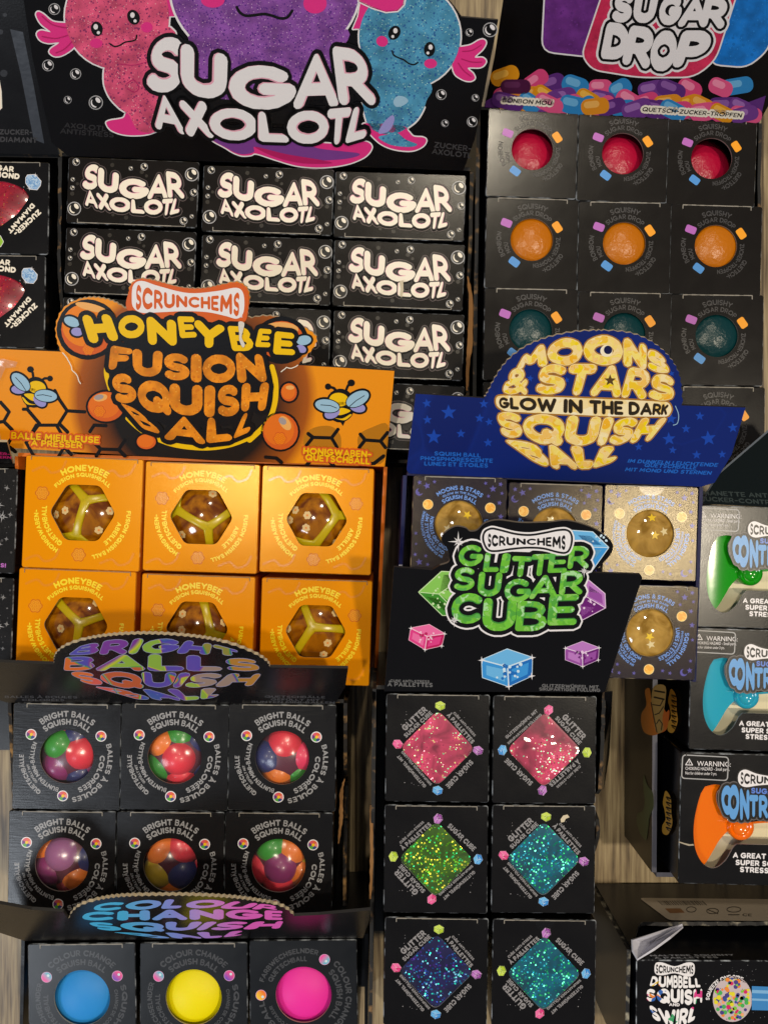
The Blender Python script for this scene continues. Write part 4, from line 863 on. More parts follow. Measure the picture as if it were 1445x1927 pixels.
# ================================================================== MOONS CARTON
def build_moons():
    root = carton('display_carton', 1040, 1090, 'navy blue carton whose starry card has a round yellow lettered top'); off = root.location
    tb = M('navy_tray_board', '#191B4A', .32)
    make_tray(root, [(766, 894), (1318, 916), (1313, 1289), (752, 1284)], ZB, rough_top(.108, .07, 20, .0001, 11, [(.45, .1, .01)]), rough_top(.110, .104, 24, .0001, 12), None, rough_top(.109, .109, 4), tb, tb)
    pl = Plane((770, 890, ZB), (1330, 914, ZB), (1080, 755, .139))
    tab = teeth(cat([(911, 749), (918, 738), (928, 718), (942, 695), (960, 674), (985, 655), (1012, 642), (1040, 633), (1075, 626), (1108, 623), (1145, 623), (1178, 626), (1206, 634), (1232, 648), (1252, 665), (1267, 684), (1277, 706), (1281, 730), (1283, 758)], 4, False), 1.9, 4.6)
    face = [(770, 891), (765, 884), (782, 741)]+tab+[(1281, 763), (1402, 767), (1392, 800), (1376, 855), (1344, 908), (1318, 916)]
    hc = slab(pl, face, .0016, [M_patches('ink_navy', ['#0B1E66', '#0D2678', '#0C226E'], .8), board_edge], 'header_card', off, root, tab)
    a = Art(pl); st = M('ink_star_blue', '#1846B0', .34)
    for x, y, r in ((803, 759, 9), (844, 776, 15), (910, 760, 9), (804, 790, 9), (902, 787, 9), (920, 794, 8), (816, 822, 15), (867, 816, 9), (918, 833, 9), (1316, 783, 9), (1378, 805, 10), (1290, 807, 9), (1258, 826, 13), (1332, 825, 15), (1201, 841, 8), (1265, 847, 8), (1310, 856, 9), (1070, 636, 6), (997, 712, 7), (1066, 715, 6), (1072, 798, 11), (1262, 788, 11), (1086, 845, 10), (1018, 842, 8), (1263, 703, 6), (1358, 855, 8)): a.add([star(x, y, r, (x*7) % 20-10)], st, 1)
    a.add(stroke(cat([(1270, 764), (1276, 780), (1274, 796), (1266, 800)], 4, False), .7), ink_lblue, 2)
    a.build('printed_picture', hc, off)
    t = Art(pl); Z = lambda p: [(900+x*.2768, 620+y*.2768) for x, y in p]
    glowm = M('ink_glow_bronze', '#A87528', .34); yel = M_patches('ink_moon_marble', ['#F4CE74', '#F7E8B8', '#F2B41A', '#F6DE9A', '#F4D800', '#F0BC3A', '#F6E27A'], 9.0); creamy = M('ink_moon_cream', '#F6DFA6', .34)
    rows = [('MOONS', [(300, 190), (400, 118), (540, 72), (700, 48), (880, 44), (1030, 68), (1150, 118), (1260, 190)], [(262, 268), (400, 252), (560, 242), (700, 238), (880, 240), (1030, 252), (1150, 275), (1300, 302)], .15),
            ('&', [(212, 268), (335, 262)], [(158, 436), (325, 440)], .13),
            ('STARS', [(430, 240), (600, 238), (760, 238), (900, 246), (1060, 262), (1200, 290), (1328, 330)], [(380, 435), (560, 440), (700, 446), (850, 452), (1000, 462), (1150, 474), (1320, 484)], .14),
            ('SQUISH', [(120, 558), (280, 568), (450, 578), (640, 586), (820, 594), (1000, 600), (1140, 602), (1280, 602)], [(160, 722), (280, 742), (440, 776), (600, 782), (780, 786), (920, 780), (1050, 766), (1160, 752)], .145),
            ('BALL', [(180, 752), (380, 770), (500, 786), (660, 792), (850, 796), (1040, 784)], [(370, 888), (480, 936), (600, 946), (700, 944), (780, 938), (900, 900)], .16)]
    ps = []
    for s_, tp, bt, r in rows: ps += t_env(s_, Z(tp), Z(bt), r, .06)
    band = Z(rpoly([(118, 452), (180, 448), (600, 462), (1000, 478), (1290, 492), (1316, 540), (1290, 592), (900, 590), (500, 572), (180, 556), (118, 520)], 40))
    t.add([grow(p, 3.6) for p in ps]+[grow(hull(band), 3.0)], glowm, 2); t.add([grow(p, 1.2) for p in ps]+[hull(band)], creamy, 3); t.add([p for p in ps], yel, 4); t.add([grow(hull(band), -0)], M_patches('ink_band_marble', ['#F7E6B0', '#F9EFD2', '#F3D27A', '#F8E9BE'], 6.0), 4)
    gl = t_env('GLOW IN THE DARK', Z([(140, 462), (420, 466), (760, 480), (1050, 492), (1290, 512)]), Z([(145, 532), (420, 556), (760, 572), (1050, 580), (1275, 578)]), .115, .09)
    t.add([grow(p, .8) for p in gl], M('ink_brown', '#6b4a1e', .34), 5); t.add(gl, M('ink_dark_brown', '#2a2418', .34), 6)
    cx, cy = Z([(868, 145)])[0]; t.add([ell(cx, cy, 11.5, 11.2)], M('ink_moon_pale', '#F6EBD0', .34), 6); t.add([ell(cx+3, cy-2, 7.8, 8)], M('ink_night', '#14184a', .34), 7)
    t.add([star(*Z([(893, 345)])[0], 11.5)], M('ink_night_brown', '#5a4220', .34), 7)
    dim = M('ink_text_blue', '#1F63C4', .34)
    for s_, x0, y0, x1, y1, hh in (('SQUISH BALL', 817, 853, 904, 857, 8), ('PHOSPHORESCENTE', 791, 862, 927, 867, 8), ('LUNES ET ÉTOILES', 798, 872, 918, 876, 8)): t.add(t_line(s_, x0, y0, x1, y1, hh, .13), dim, 2)
    for s_, x0, y0, x1, y1, hh in (('IM DUNKELN LEUCHTENDE', 1181, 867, 1350, 875, 7.5), ('QUETSCHBÄLLE', 1212, 875, 1310, 880, 7.5), ('MIT MOND UND STERNEN', 1176, 883, 1338, 890, 7.5)): t.add(t_line(s_, x0, y0, x1, y1, hh, .13, skew=.35), dim, 2)
    t.build('lettering', hc, off)
    # boxes
    w, h = 177, 178; art = local_art(ZB); lt = M('ink_sky_letter', '#5E90E2', .3); pst = M('ink_violet_star', '#4A45A8', .3); moonm = M_patches('ink_moon_disc', ['#F5B93A', '#F8CB68', '#EFA726'], 14, True, .3); moonr = M('ink_moon_rim', '#FBE3A4', .3)
    for s_, R, hh, a0, a1 in (('MOONS & STARS', 65, 8.5, -38, 38), ('GLOW IN THE DARK', 58, 4.5, -32, 32), ('SQUISH BALL', 48, 8, -38, 38), ('SQUISH BALL', 65, 8.5, 88, 150), ('PHOSPHORESCENTE', 58, 4.5, 85, 150), ('LUNES ET ÉTOILES', 48, 8, 78, 160), ('IM DUNKELN LEUCHTENDE', 66, 5, 205, 290), ('QUETSCHBÄLLE MIT', 57, 7, 205, 288), ('MOND UND STERNEN', 48, 7, 198, 285)): art.add(t_arc(s_, 0, 1, R, hh, a0, a1, .12), lt, 1)
    for x, y in ((-59, -35), (58, -32), (0, 70)): art.add([ell(x, y, 9.8, n=20)], moonr, 1); art.add([ell(x, y, 8.8, n=20)], moonm, 2)
    rs = random.Random(4)
    for x, y, r in ((-76, -76, 5), (-62, -70, 7), (-48, -78, 4), (-78, -56, 4), (-70, -40, 0), (48, -78, 4), (62, -68, 7), (76, -77, 5), (79, -60, 4), (75, -42, 5), (54, -54, 4), (78, -16, 6), (80, 12, 4), (-80, 20, 4), (-80, 60, 4), (-72, 74, 7), (-56, 78, 4), (-60, 62, 4), (40, 76, 4), (26, 72, 4), (78, 52, 4), (77, 70, 6), (-28, 78, 4), (-79, 40, 3)):
        if r: art.add([star(x, y, r, rs.uniform(-20, 20))], pst, 1)
    for x, y, r in ((-76, -58, 7), (66, 74, 7)):
        c1 = [(x+r*math.cos(t), y+r*math.sin(t)) for t in [math.radians(d) for d in range(20, 250, 15)]]; c2 = [(x+r*.35+r*.78*math.cos(t), y-r*.25+r*.78*math.sin(t)) for t in [math.radians(d) for d in range(240, 20, -15)]]; art.add([c1+c2], pst, 1)
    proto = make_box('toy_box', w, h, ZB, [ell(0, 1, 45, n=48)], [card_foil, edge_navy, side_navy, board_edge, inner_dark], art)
    R = .0262; gel = M_marble('honey_clear_gel', '#8E6A22', '#C9A152', 80, .08, .8)
    ballm = bm_mesh('gel', sphere(R, seg=56), gel, True); ys = M('yellow_confetti', '#E8C21A', .4); cs = M('cream_star_confetti', '#E4D2A0', .5)
    def stm(m_):
        a_ = Art(lambda x, y, hh: Vector((x*.0003, -y*.0003, hh*1.5))); a_.add([star(0, 0, 9, 0, .45)], m_, 0); return a_.mesh('confetti_star')
    sy, sc_ = stm(ys), stm(cs)
    pos = [((1, 1), 863, 986, 0, [(15, -18, 0), (-22, 8, 1)], 'dark blue starry box, left in the top row, partly behind the green lettered card', 'clear yellow ball with a star in the left blue starry box'),
           ((1, 2), 1043, 999, 0, [(-10, -22, 1)], 'dark blue starry box, middle of the top row, half behind the green lettered card', 'clear yellow ball cut off by the badge of the green lettered card'),
           ((1, 3), 1223, 1003, 1, [(0, -30, 0), (4, 3, 0), (22, -4, 1)], 'starry box gleaming gold under the lights at the right of its row', 'clear yellow ball with yellow and cream stars in the gold gleaming box'),
           ((2, 3), 1223, 1190, 0, [(-6, 5, 0), (-3, 20, 1)], 'dark blue starry box, lower right, beside the green lettered card', 'clear yellow ball with stars in the lower right blue box')]
    for i, (rc, x, y, gd, stars, lb, bl) in enumerate(pos):
        o = proto if i == 0 else copy_tree(proto)
        place(o, x, y, 1.8, ZB, 1.0, {0: (-1.0, -2.0), 1: (-1.0, -1.4), 2: (0, 0), 3: (1.4, .6)}[i]); tag(o, lb, 'toy box', 'dark blue starry boxes with round windows')
        P = at(x, y+1, ZB); b = empty('squish_ball', (P.x*1.006, P.y*1.006, ZB-R+.0016)); link('gel', ballm, b)
        for sx, sy_, k in stars:
            d = Vector((sx*.0003, -sy_*.0003, 0)); d.z = math.sqrt(R*R-d.x**2-d.y**2); f = link('confetti_star', sc_ if k else sy, b); f.location = d*1.004; f.rotation_euler = (Vector((0, 0, 1)).rotation_difference(d.normalized()).to_matrix() @ Matrix.Rotation(sx*.3, 3, 'Z')).to_euler(); f.scale = (1, 1, 1)
        tag(b, bl, 'squeeze ball', 'clear yellow balls with star confetti')
build_moons()
# ================================================================== GLITTER CUBE CARTON
def gem(a, cx, cy, s, cols, rot, L, spark=True, sq=1.0):
    """printed jewel cube: three faces, pale edges, dots"""
    lo, mi, hi, pale = cols; c, s_ = math.cos(math.radians(rot)), math.sin(math.radians(rot))
    def T(p): return [(cx+s*(x*c-y*s_*sq), cy+s*(x*s_+y*c*sq)) for x, y in p]
    A, B, C, D, E, F, O = (-.5, -.28), (.05, -.5), (.55, -.2), (.5, .3), (0, .52), (-.52, .2), (.02, -.02)
    o = T([A, B, C, D, E, F]); a.add([grow(o, s*.015)], pale, L); a.add([o], mi, L+1)
    a.add([T([A, B, C, O])], hi, L+2); a.add([T([O, C, D, E])], lo, L+2); a.add([T([(.1, .06), (.47, -.08), (.42, .24), (.06, .4)])], mi, L+3); a.add([T([(-.42, -.12), (-.06, .04), (-.07, .38), (-.44, .14)])], hi, L+3)
    a.add(stroke(T([A, O, C]), s*.014, 6)+stroke(T([O, E]), s*.014, 6), pale, L+4)
    r = random.Random(int(cx*13+cy)); a.add([ell(*T([(r.uniform(-.25, .3), r.uniform(-.2, .3))])[0], s*r.uniform(.015, .04), n=8) for _ in range(12)], pale, L+5)
    a.add([ell(*T([(r.uniform(-.25, .3), r.uniform(-.2, .3))])[0], s*r.uniform(.02, .05), n=8) for _ in range(7)], lo, L+5)
    if spark: a.add([star(*T([q])[0], s*.08, rot, .25, 4) for q in (A, C, E, D)], ink_white, L+6)
def sparkle(a, x, y, r, L): a.add([star(x, y, r, 0, .12, 4)], ink_white, L); a.add([star(x, y, r*.55, 45, .2, 4)], ink_white, L)
GP = [M('ink_gem_rose', '#C21C62', .34), M('ink_gem_pink', '#E2408C', .34), M('ink_gem_rosepink', '#EE6FAA', .34), M('ink_gem_palepink', '#F8C8DF', .34)]
GB = [M('ink_gem_ocean', '#1F6FC4', .34), M('ink_gem_sky', '#3C98E2', .34), M('ink_gem_lightsky', '#6CB8EE', .34), M('ink_gem_paleblue', '#CFE8FA', .34)]
GU = [M('ink_gem_plum', '#6B1F77', .34), M('ink_gem_purple', '#9A4FA8', .34), M('ink_gem_lilac', '#BE7CCB', .34), M('ink_gem_palelilac', '#EACFEF', .34)]
GL = [M('ink_gem_leaf', '#3F8F2C', .34), M('ink_gem_green', '#5FAE3C', .34), M('ink_gem_lightgreen', '#88C95A', .34), M('ink_gem_palegreen', '#CDEAB4', .34)]
GY = [M('ink_gem_olive', '#8DA81C', .34), M('ink_gem_lime', '#B4CF33', .34), M('ink_gem_lemon', '#C8DD5C', .34), M('ink_gem_palelime', '#E4EFB0', .34)]
def build_glitter():
    root = carton('display_carton', 920, 1640, 'black carton whose card shows green lettering and floating printed gem cubes'); off = root.location
    tb = M('black_tray_board', '#0b0b0d')
    make_tray(root, [(708, 1300), (1136, 1303), (1128, 1948), (700, 1948)], ZB, rough_top(.108, .103, 30, .0008, 14, [(.55, .12, .02), (.75, .1, .01)]), rough_top(.109, .088, 40, .0008, 15, [(.36, .03, .02), (.55, .06, .012), (.8, .12, .02)]), None, rough_top(.108, .108, 4), tb, MATS['torn_tray_edge'])
    for x0, x1, sgn in ((1137, 1152, 1), (707, 700, -1)):          # folded gussets that tie the card to the sides
        bm = bmesh.new()
        p = [at(x0, 1302, ZB), at(x1, 1300, ZB+.004), at(x1-6*sgn, 1420, ZB-.012), at(x0-2*sgn, 1490, ZB-.03), at(x0, 1400, ZB-.03)]
        v = [bm.verts.new(q-off) for q in p]; bm.faces.new(v)
        link('gusset', bm_mesh('gusset', bm, tb), root)
    torn_strip(root, [(698, 1515, 4), (699, 1570, 6), (699, 1640, 6), (696, 1692, 3)], .100, None, 'torn_edge', 6)
    pl = Plane((720, 1301, ZB), (1140, 1303, ZB), (930, 1075, .147))
    ol = [(723, 1301), (741, 1067), (813, 1073)]+cat([(828, 1064), (844, 1058), (845, 1046), (840, 1030), (831, 1019), (833, 1008), (842, 999), (858, 991), (876, 994), (884, 1000), (898, 998), (912, 985), (938, 979), (980, 984), (1031, 983), (1066, 980), (1100, 988), (1128, 1001), (1151, 1021), (1150, 1040), (1134, 1060), (1114, 1078)], 4, False)+[(1204, 1081), (1208, 1087), (1137, 1303)]
    hc = slab(pl, ol, .0016, [card_black, M('grey_board_edge', '#6d655c', .8)], 'header_card', off, root, ol[3:-3])
    a = Art(pl); Zp = lambda p: [(720+x*.346, 960+y*.346) for x, y in p]
    def bigfaces(outl, faces, pale, L):
        o = Zp(outl); a.add([grow(hull(o), 1.6)], pale, L); a.add([hull(o)], faces[0][1], L+1)
        for f, m_ in faces: a.add([Zp(f)], m_, L+2)
    bigfaces([(198, 446), (320, 335), (420, 340), (420, 570), (325, 570)], [([(198, 446), (320, 335), (420, 340), (420, 440), (305, 455)], GL[2]), ([(198, 446), (305, 455), (420, 540), (420, 570), (325, 570)], GL[0]), ([(235, 470), (300, 480), (380, 540), (330, 545)], GL[1]), ([(330, 350), (410, 355), (400, 430), (310, 440)], GL[1])], GL[3], 1)
    a.add(stroke(Zp([(205, 446), (305, 455), (400, 390)]), .8, 6)+stroke(Zp([(305, 455), (380, 530)]), .8, 6), GL[3], 5)
    bigfaces([(1030, 112), (1140, 120), (1225, 203), (1130, 335), (1040, 330)], [([(1030, 112), (1140, 120), (1225, 203), (1100, 200)], GB[2]), ([(1100, 200), (1225, 203), (1130, 335), (1080, 330)], GB[1]), ([(1120, 215), (1190, 215), (1125, 300)], GB[2]), ([(1060, 135), (1130, 140), (1190, 190), (1110, 185)], GB[1])], GB[3], 1)
    a.add(stroke(Zp([(1225, 203), (1110, 200)]), .8, 6), GB[3], 5)
    bigfaces([(1040, 375), (1115, 380), (1205, 455), (1208, 530), (1060, 608)], [([(1040, 375), (1115, 380), (1205, 455), (1100, 440)], GU[2]), ([(1040, 470), (1100, 460), (1208, 530), (1060, 608)], GU[0]), ([(1075, 520), (1150, 530), (1080, 580)], GU[1]), ([(1120, 410), (1190, 460), (1195, 510), (1120, 470)], GU[1])], GU[3], 1)
    a.add(stroke(Zp([(1090, 460), (1208, 530)]), .8, 6), GU[3], 5)
    r = random.Random(3)
    for n, (cx, cy, w, h, c) in enumerate(((330, 420, 60, 60, GL), (1170, 150, 50, 20, GB), (1110, 510, 40, 40, GU), (300, 520, 50, 30, GL))): a.add([ell(*Zp([(cx+r.uniform(-w, w), cy+r.uniform(-h, h))])[0], r.uniform(1, 2.4), n=8) for _ in range(10)], c[3], 6)
    a.build('printed_picture', hc, off)
    for gx, gy, gs, gc, gr in ((802, 1198, 61, GP, 6), (953, 1256, 90, GB, -6), (1094, 1230, 60, GU, -4)): g_ = Art(pl); gem(g_, gx, gy, gs, gc, gr, 2, True, .76); g_.build('printed_gem', hc, off)
    t = Art(pl); ps = []
    Lq = [('G', 412, 184, 546, 304), ('L', 550, 226, 636, 334), ('I', 640, 230, 690, 340), ('T', 696, 246, 806, 362), ('T', 802, 238, 908, 354), ('E', 900, 224, 1006, 336), ('R', 1008, 194, 1124, 314),
          ('S', 384, 306, 502, 436), ('U', 516, 332, 644, 468), ('G', 660, 368, 806, 500), ('A', 800, 352, 952, 478), ('R', 962, 328, 1090, 456), ('C', 372, 446, 542, 616), ('U', 542, 474, 724, 656), ('B', 724, 490, 894, 656), ('E', 898, 456, 1060, 622)]
    for ch, x0, y0, x1, y1 in Lq:
        sl = 8; q = Zp([(x0+sl, y0), (x1+sl, y0+ (4 if x0 < 760 else -4)), (x1-sl, y1), (x0-sl, y1+(0 if x0 < 760 else 4))]); ps += t_quad(ch, q, .135)
    for g, m_, l in ((11.5, ink_white, 10), (8.2, ink_black, 11), (0, M('ink_leaf_green', '#3E8C3A', .34), 12)): t.add([grow(p, g) for p in ps], m_, l)
    psi = []
    for ch, x0, y0, x1, y1 in Lq:
        sl = 8; q = Zp([(x0+sl, y0), (x1+sl, y0+ (4 if x0 < 760 else -4)), (x1-sl, y1), (x0-sl, y1+(0 if x0 < 760 else 4))]); psi += t_quad(ch, [((p[0]+(sum(z[0] for z in q)/4-p[0])*.015), p[1]) for p in q], .105 if 0 else .115)
    t.add(psi, M_patches('ink_green_glitter', ['#6CBF38', '#74C83E', '#63B338', '#7CC94A', '#54A83E', '#8BCB5E', '#5BAF50', '#6DBB3A', '#A9DDA0', '#6CBF38'], 10, False), 13)
    bow = Zp(cat([(552, 165), (556, 122), (590, 103), (640, 112), (720, 132), (800, 138), (880, 126), (950, 112), (1000, 112), (1020, 140), (1016, 190), (995, 222), (950, 220), (870, 200), (780, 196), (690, 204), (620, 214), (575, 208)], 5))
    t.add([grow(p, 6.5) for p in stroke(bow+[bow[0]], .5)]+[bow], ink_white, 14); t.add([grow(p, 3.4) for p in stroke(bow+[bow[0]], .5)]+[bow], ink_black, 15); t.add([bow], ink_white, 16)
    t.add(t_env('SCRUNCHEMS', Zp([(572, 122), (650, 138), (780, 152), (900, 144), (992, 132)]), Zp([(570, 200), (650, 192), (780, 186), (900, 194), (990, 216)]), .13, .1), ink_black, 17)
    for x, y, rr_ in ((410, 168, 20), (388, 595, 14), (1092, 328, 13)): sparkle(t, *Zp([(x, y)])[0], rr_, 18)
    for s_, x0, y0, x1, y1, hh in (('CUBE ANTI-STRESS', 734, 1281, 808, 1282.5, 5), ('À PAILLETTES', 729, 1287.5, 814, 1289, 8), ('GLITZERWÜRFEL MIT', 1019, 1290, 1126, 1293, 6.5), ('SIRUPARTIGER FÜLLUNG', 1014, 1296.5, 1129, 1299, 6)): t.add(t_line(s_, x0, y0, x1, y1, hh, .12), ink_mid, 1)
    t.build('lettering', hc, off)
    # boxes
    w, h = 195, 203; art = local_art(ZB); sil = M('ink_silver', '#8E8C90', .3)
    def dl(s_, cx, cy, L, hh, ang, r=.12): c, sn = math.cos(math.radians(ang))*L/2, math.sin(math.radians(ang))*L/2; art.add(t_line(s_, cx-c, cy-sn, cx+c, cy+sn, hh, r+.02), sil, 1)
    dl('GLITTER', -44, -55, 58, 12.5, -43, .13); dl('SUGAR CUBE', -37, -44.5, 68, 8.5, -43); dl('CUBE ANTI-STRESS', 50, -46, 60, 5, 47); dl('À PAILLETTES', 43, -38, 72, 9, 48, .13); dl('SUGAR CUBE', 42, 48, 68, 10, 133); dl('GLITZERWÜRFEL MIT', -48, 44, 78, 6.5, 228); dl('SIRUPARTIGER FÜLLUNG', -39, 38, 84, 5, 228)
    for (x, y, cc, ro) in ((4, -80, GY, 0), (76, 3, GU, 10), (1, 79, GB, 5), (-75, -7, GP, 20)): gem(art, x, y, 17, cc, ro, 1, False)
    rs = random.Random(9); art.add([ell(rs.choice((-1, 1))*rs.uniform(30, 70), rs.choice((-1, 1))*rs.uniform(40, 72), rs.uniform(.5, 1.1), n=6) for _ in range(26)], sil, 1)
    dia = rpoly([(0, -72), (71, 0), (0, 72), (-71, 0)], 15, 7)
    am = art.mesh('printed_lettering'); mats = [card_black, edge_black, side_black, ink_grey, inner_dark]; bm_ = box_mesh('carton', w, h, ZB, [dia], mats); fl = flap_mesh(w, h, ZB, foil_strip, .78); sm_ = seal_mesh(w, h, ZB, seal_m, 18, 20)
    def cube(m_):
        bm = bmesh.new(); bmesh.ops.create_cube(bm, size=1); bmesh.ops.subdivide_edges(bm, edges=bm.edges[:], cuts=11, use_grid_fill=True)
        hs = .0205
        for v in bm.verts:
            p = v.co*2; q = Vector([max(-.8, min(.8, c)) for c in p]); d = p-q
            if d.length > 1e-6: p = q+d.normalized()*.2
            p = p*(1+.03*(1-max(0, abs(p.x)*abs(p.y))))
            v.co = p*hs
        return bm_mesh('glitter_cube', bm, m_, True)
    pinkg = M_glitter('pink_glitter_gel', '#CC4068', ['#D9517C', '#F2E38A', '#C9F0A0', '#E86A90', '#8FF0C0', '#EFA8C0'], 900, .26); greeng = M_glitter('green_glitter_gel', '#3A6410', ['#7FDB1E', '#C9F83A', '#2FB84A', '#38E98A', '#F2E84A', '#5FB020'], 760, .60)
    tealg = M_glitter('teal_glitter_gel', '#075E78', ['#18C08A', '#2FF0B0', '#0F8FA8', '#38F078', '#1FA0C0', '#6FFFE0'], 760, .62); navyg = M_glitter('midnight_glitter_gel', '#1A1850', ['#2F5FC8', '#1FB8E8', '#5A2F9A', '#2FF0D0', '#27429a', '#7FD8FF'], 760, .50)
    cm = {k: cube(m_) for k, m_ in (('pink', pinkg), ('green', greeng), ('teal', tealg), ('navy', navyg))}
    fa = Art(lambda x, y, hh: Vector((x*px_s(ZB), -y*px_s(ZB), ZB-.0004))); fa.add([dia], M_skin('wrinkled_window_film', 0, .07, 1.0, .10), 0); film = fa.mesh('window_film')
    pos = [(1, 1, 823, 1408, 'pink', 0, 'black box, upper left of six, diamond window on a pink cube'), (1, 2, 1024, 1411, 'pink', 90, 'black box, upper right of six, diamond window on a pink cube'), (2, 1, 820, 1617, 'green', -90, 'black box with a diamond window on a green glitter cube'),
           (2, 2, 1022, 1617, 'teal', 0, 'black box with a scuffed corner and diamond window on a teal cube, middle row'), (3, 1, 820, 1829, 'navy', 0, 'black box with a diamond window on a dark blue glitter cube'), (3, 2, 1023, 1832, 'teal', -90, 'black box with a diamond window on a teal cube, bottom row at right')]
    cl = ['pink glitter cube behind the upper left diamond window', 'pink glitter cube behind the upper right diamond window', 'green glitter cube behind its diamond window', 'teal glitter cube in the middle row of diamond windows', 'dark blue glitter cube in the bottom row of diamond windows', 'teal glitter cube in the bottom row of diamond windows']
    for i, (r_, c, x, y, k, ro, lb) in enumerate(pos):
        o = empty('toy_box'); kx = link('carton', bm_, o); link('printed_lettering', am, kx); link('tuck_flap', fl, o); link('seal', sm_, o); link('window_film', film, o)
        place(o, x, y, 1.0+rnd.uniform(-.4, .4), ZB, 1.0, (rnd.uniform(-.5, .5), rnd.uniform(-.5, .5)), ro); tag(o, lb, 'toy box', 'black boxes with diamond windows')
        P = at(x, y, ZB); b = link('glitter_cube', cm[k]); b.location = (P.x, P.y, ZB-.0214); b.rotation_euler = (rnd.choice((0, math.pi/2)), rnd.choice((0, math.pi/2)), 0)
        b.rotation_euler = (Matrix.Rotation(math.radians(45), 3, 'Z') @ Euler((rnd.choice((0, 1, 2))*math.pi/2, 0, 0)).to_matrix()).to_euler()
        if i == 3:
            sf = local_art(ZB); sf.add([[(31, -76), (36, -83), (44, -85), (48, -80), (41, -77), (38, -71), (32, -70)]], M('bare_scuff', '#CFC2A8', .8, bump=.6, bscale=900), 12); link('scuff', sf.mesh('scuff'), o)
        tag(b, cl[i], 'glitter cube', 'glitter cubes behind diamond windows')
build_glitter()

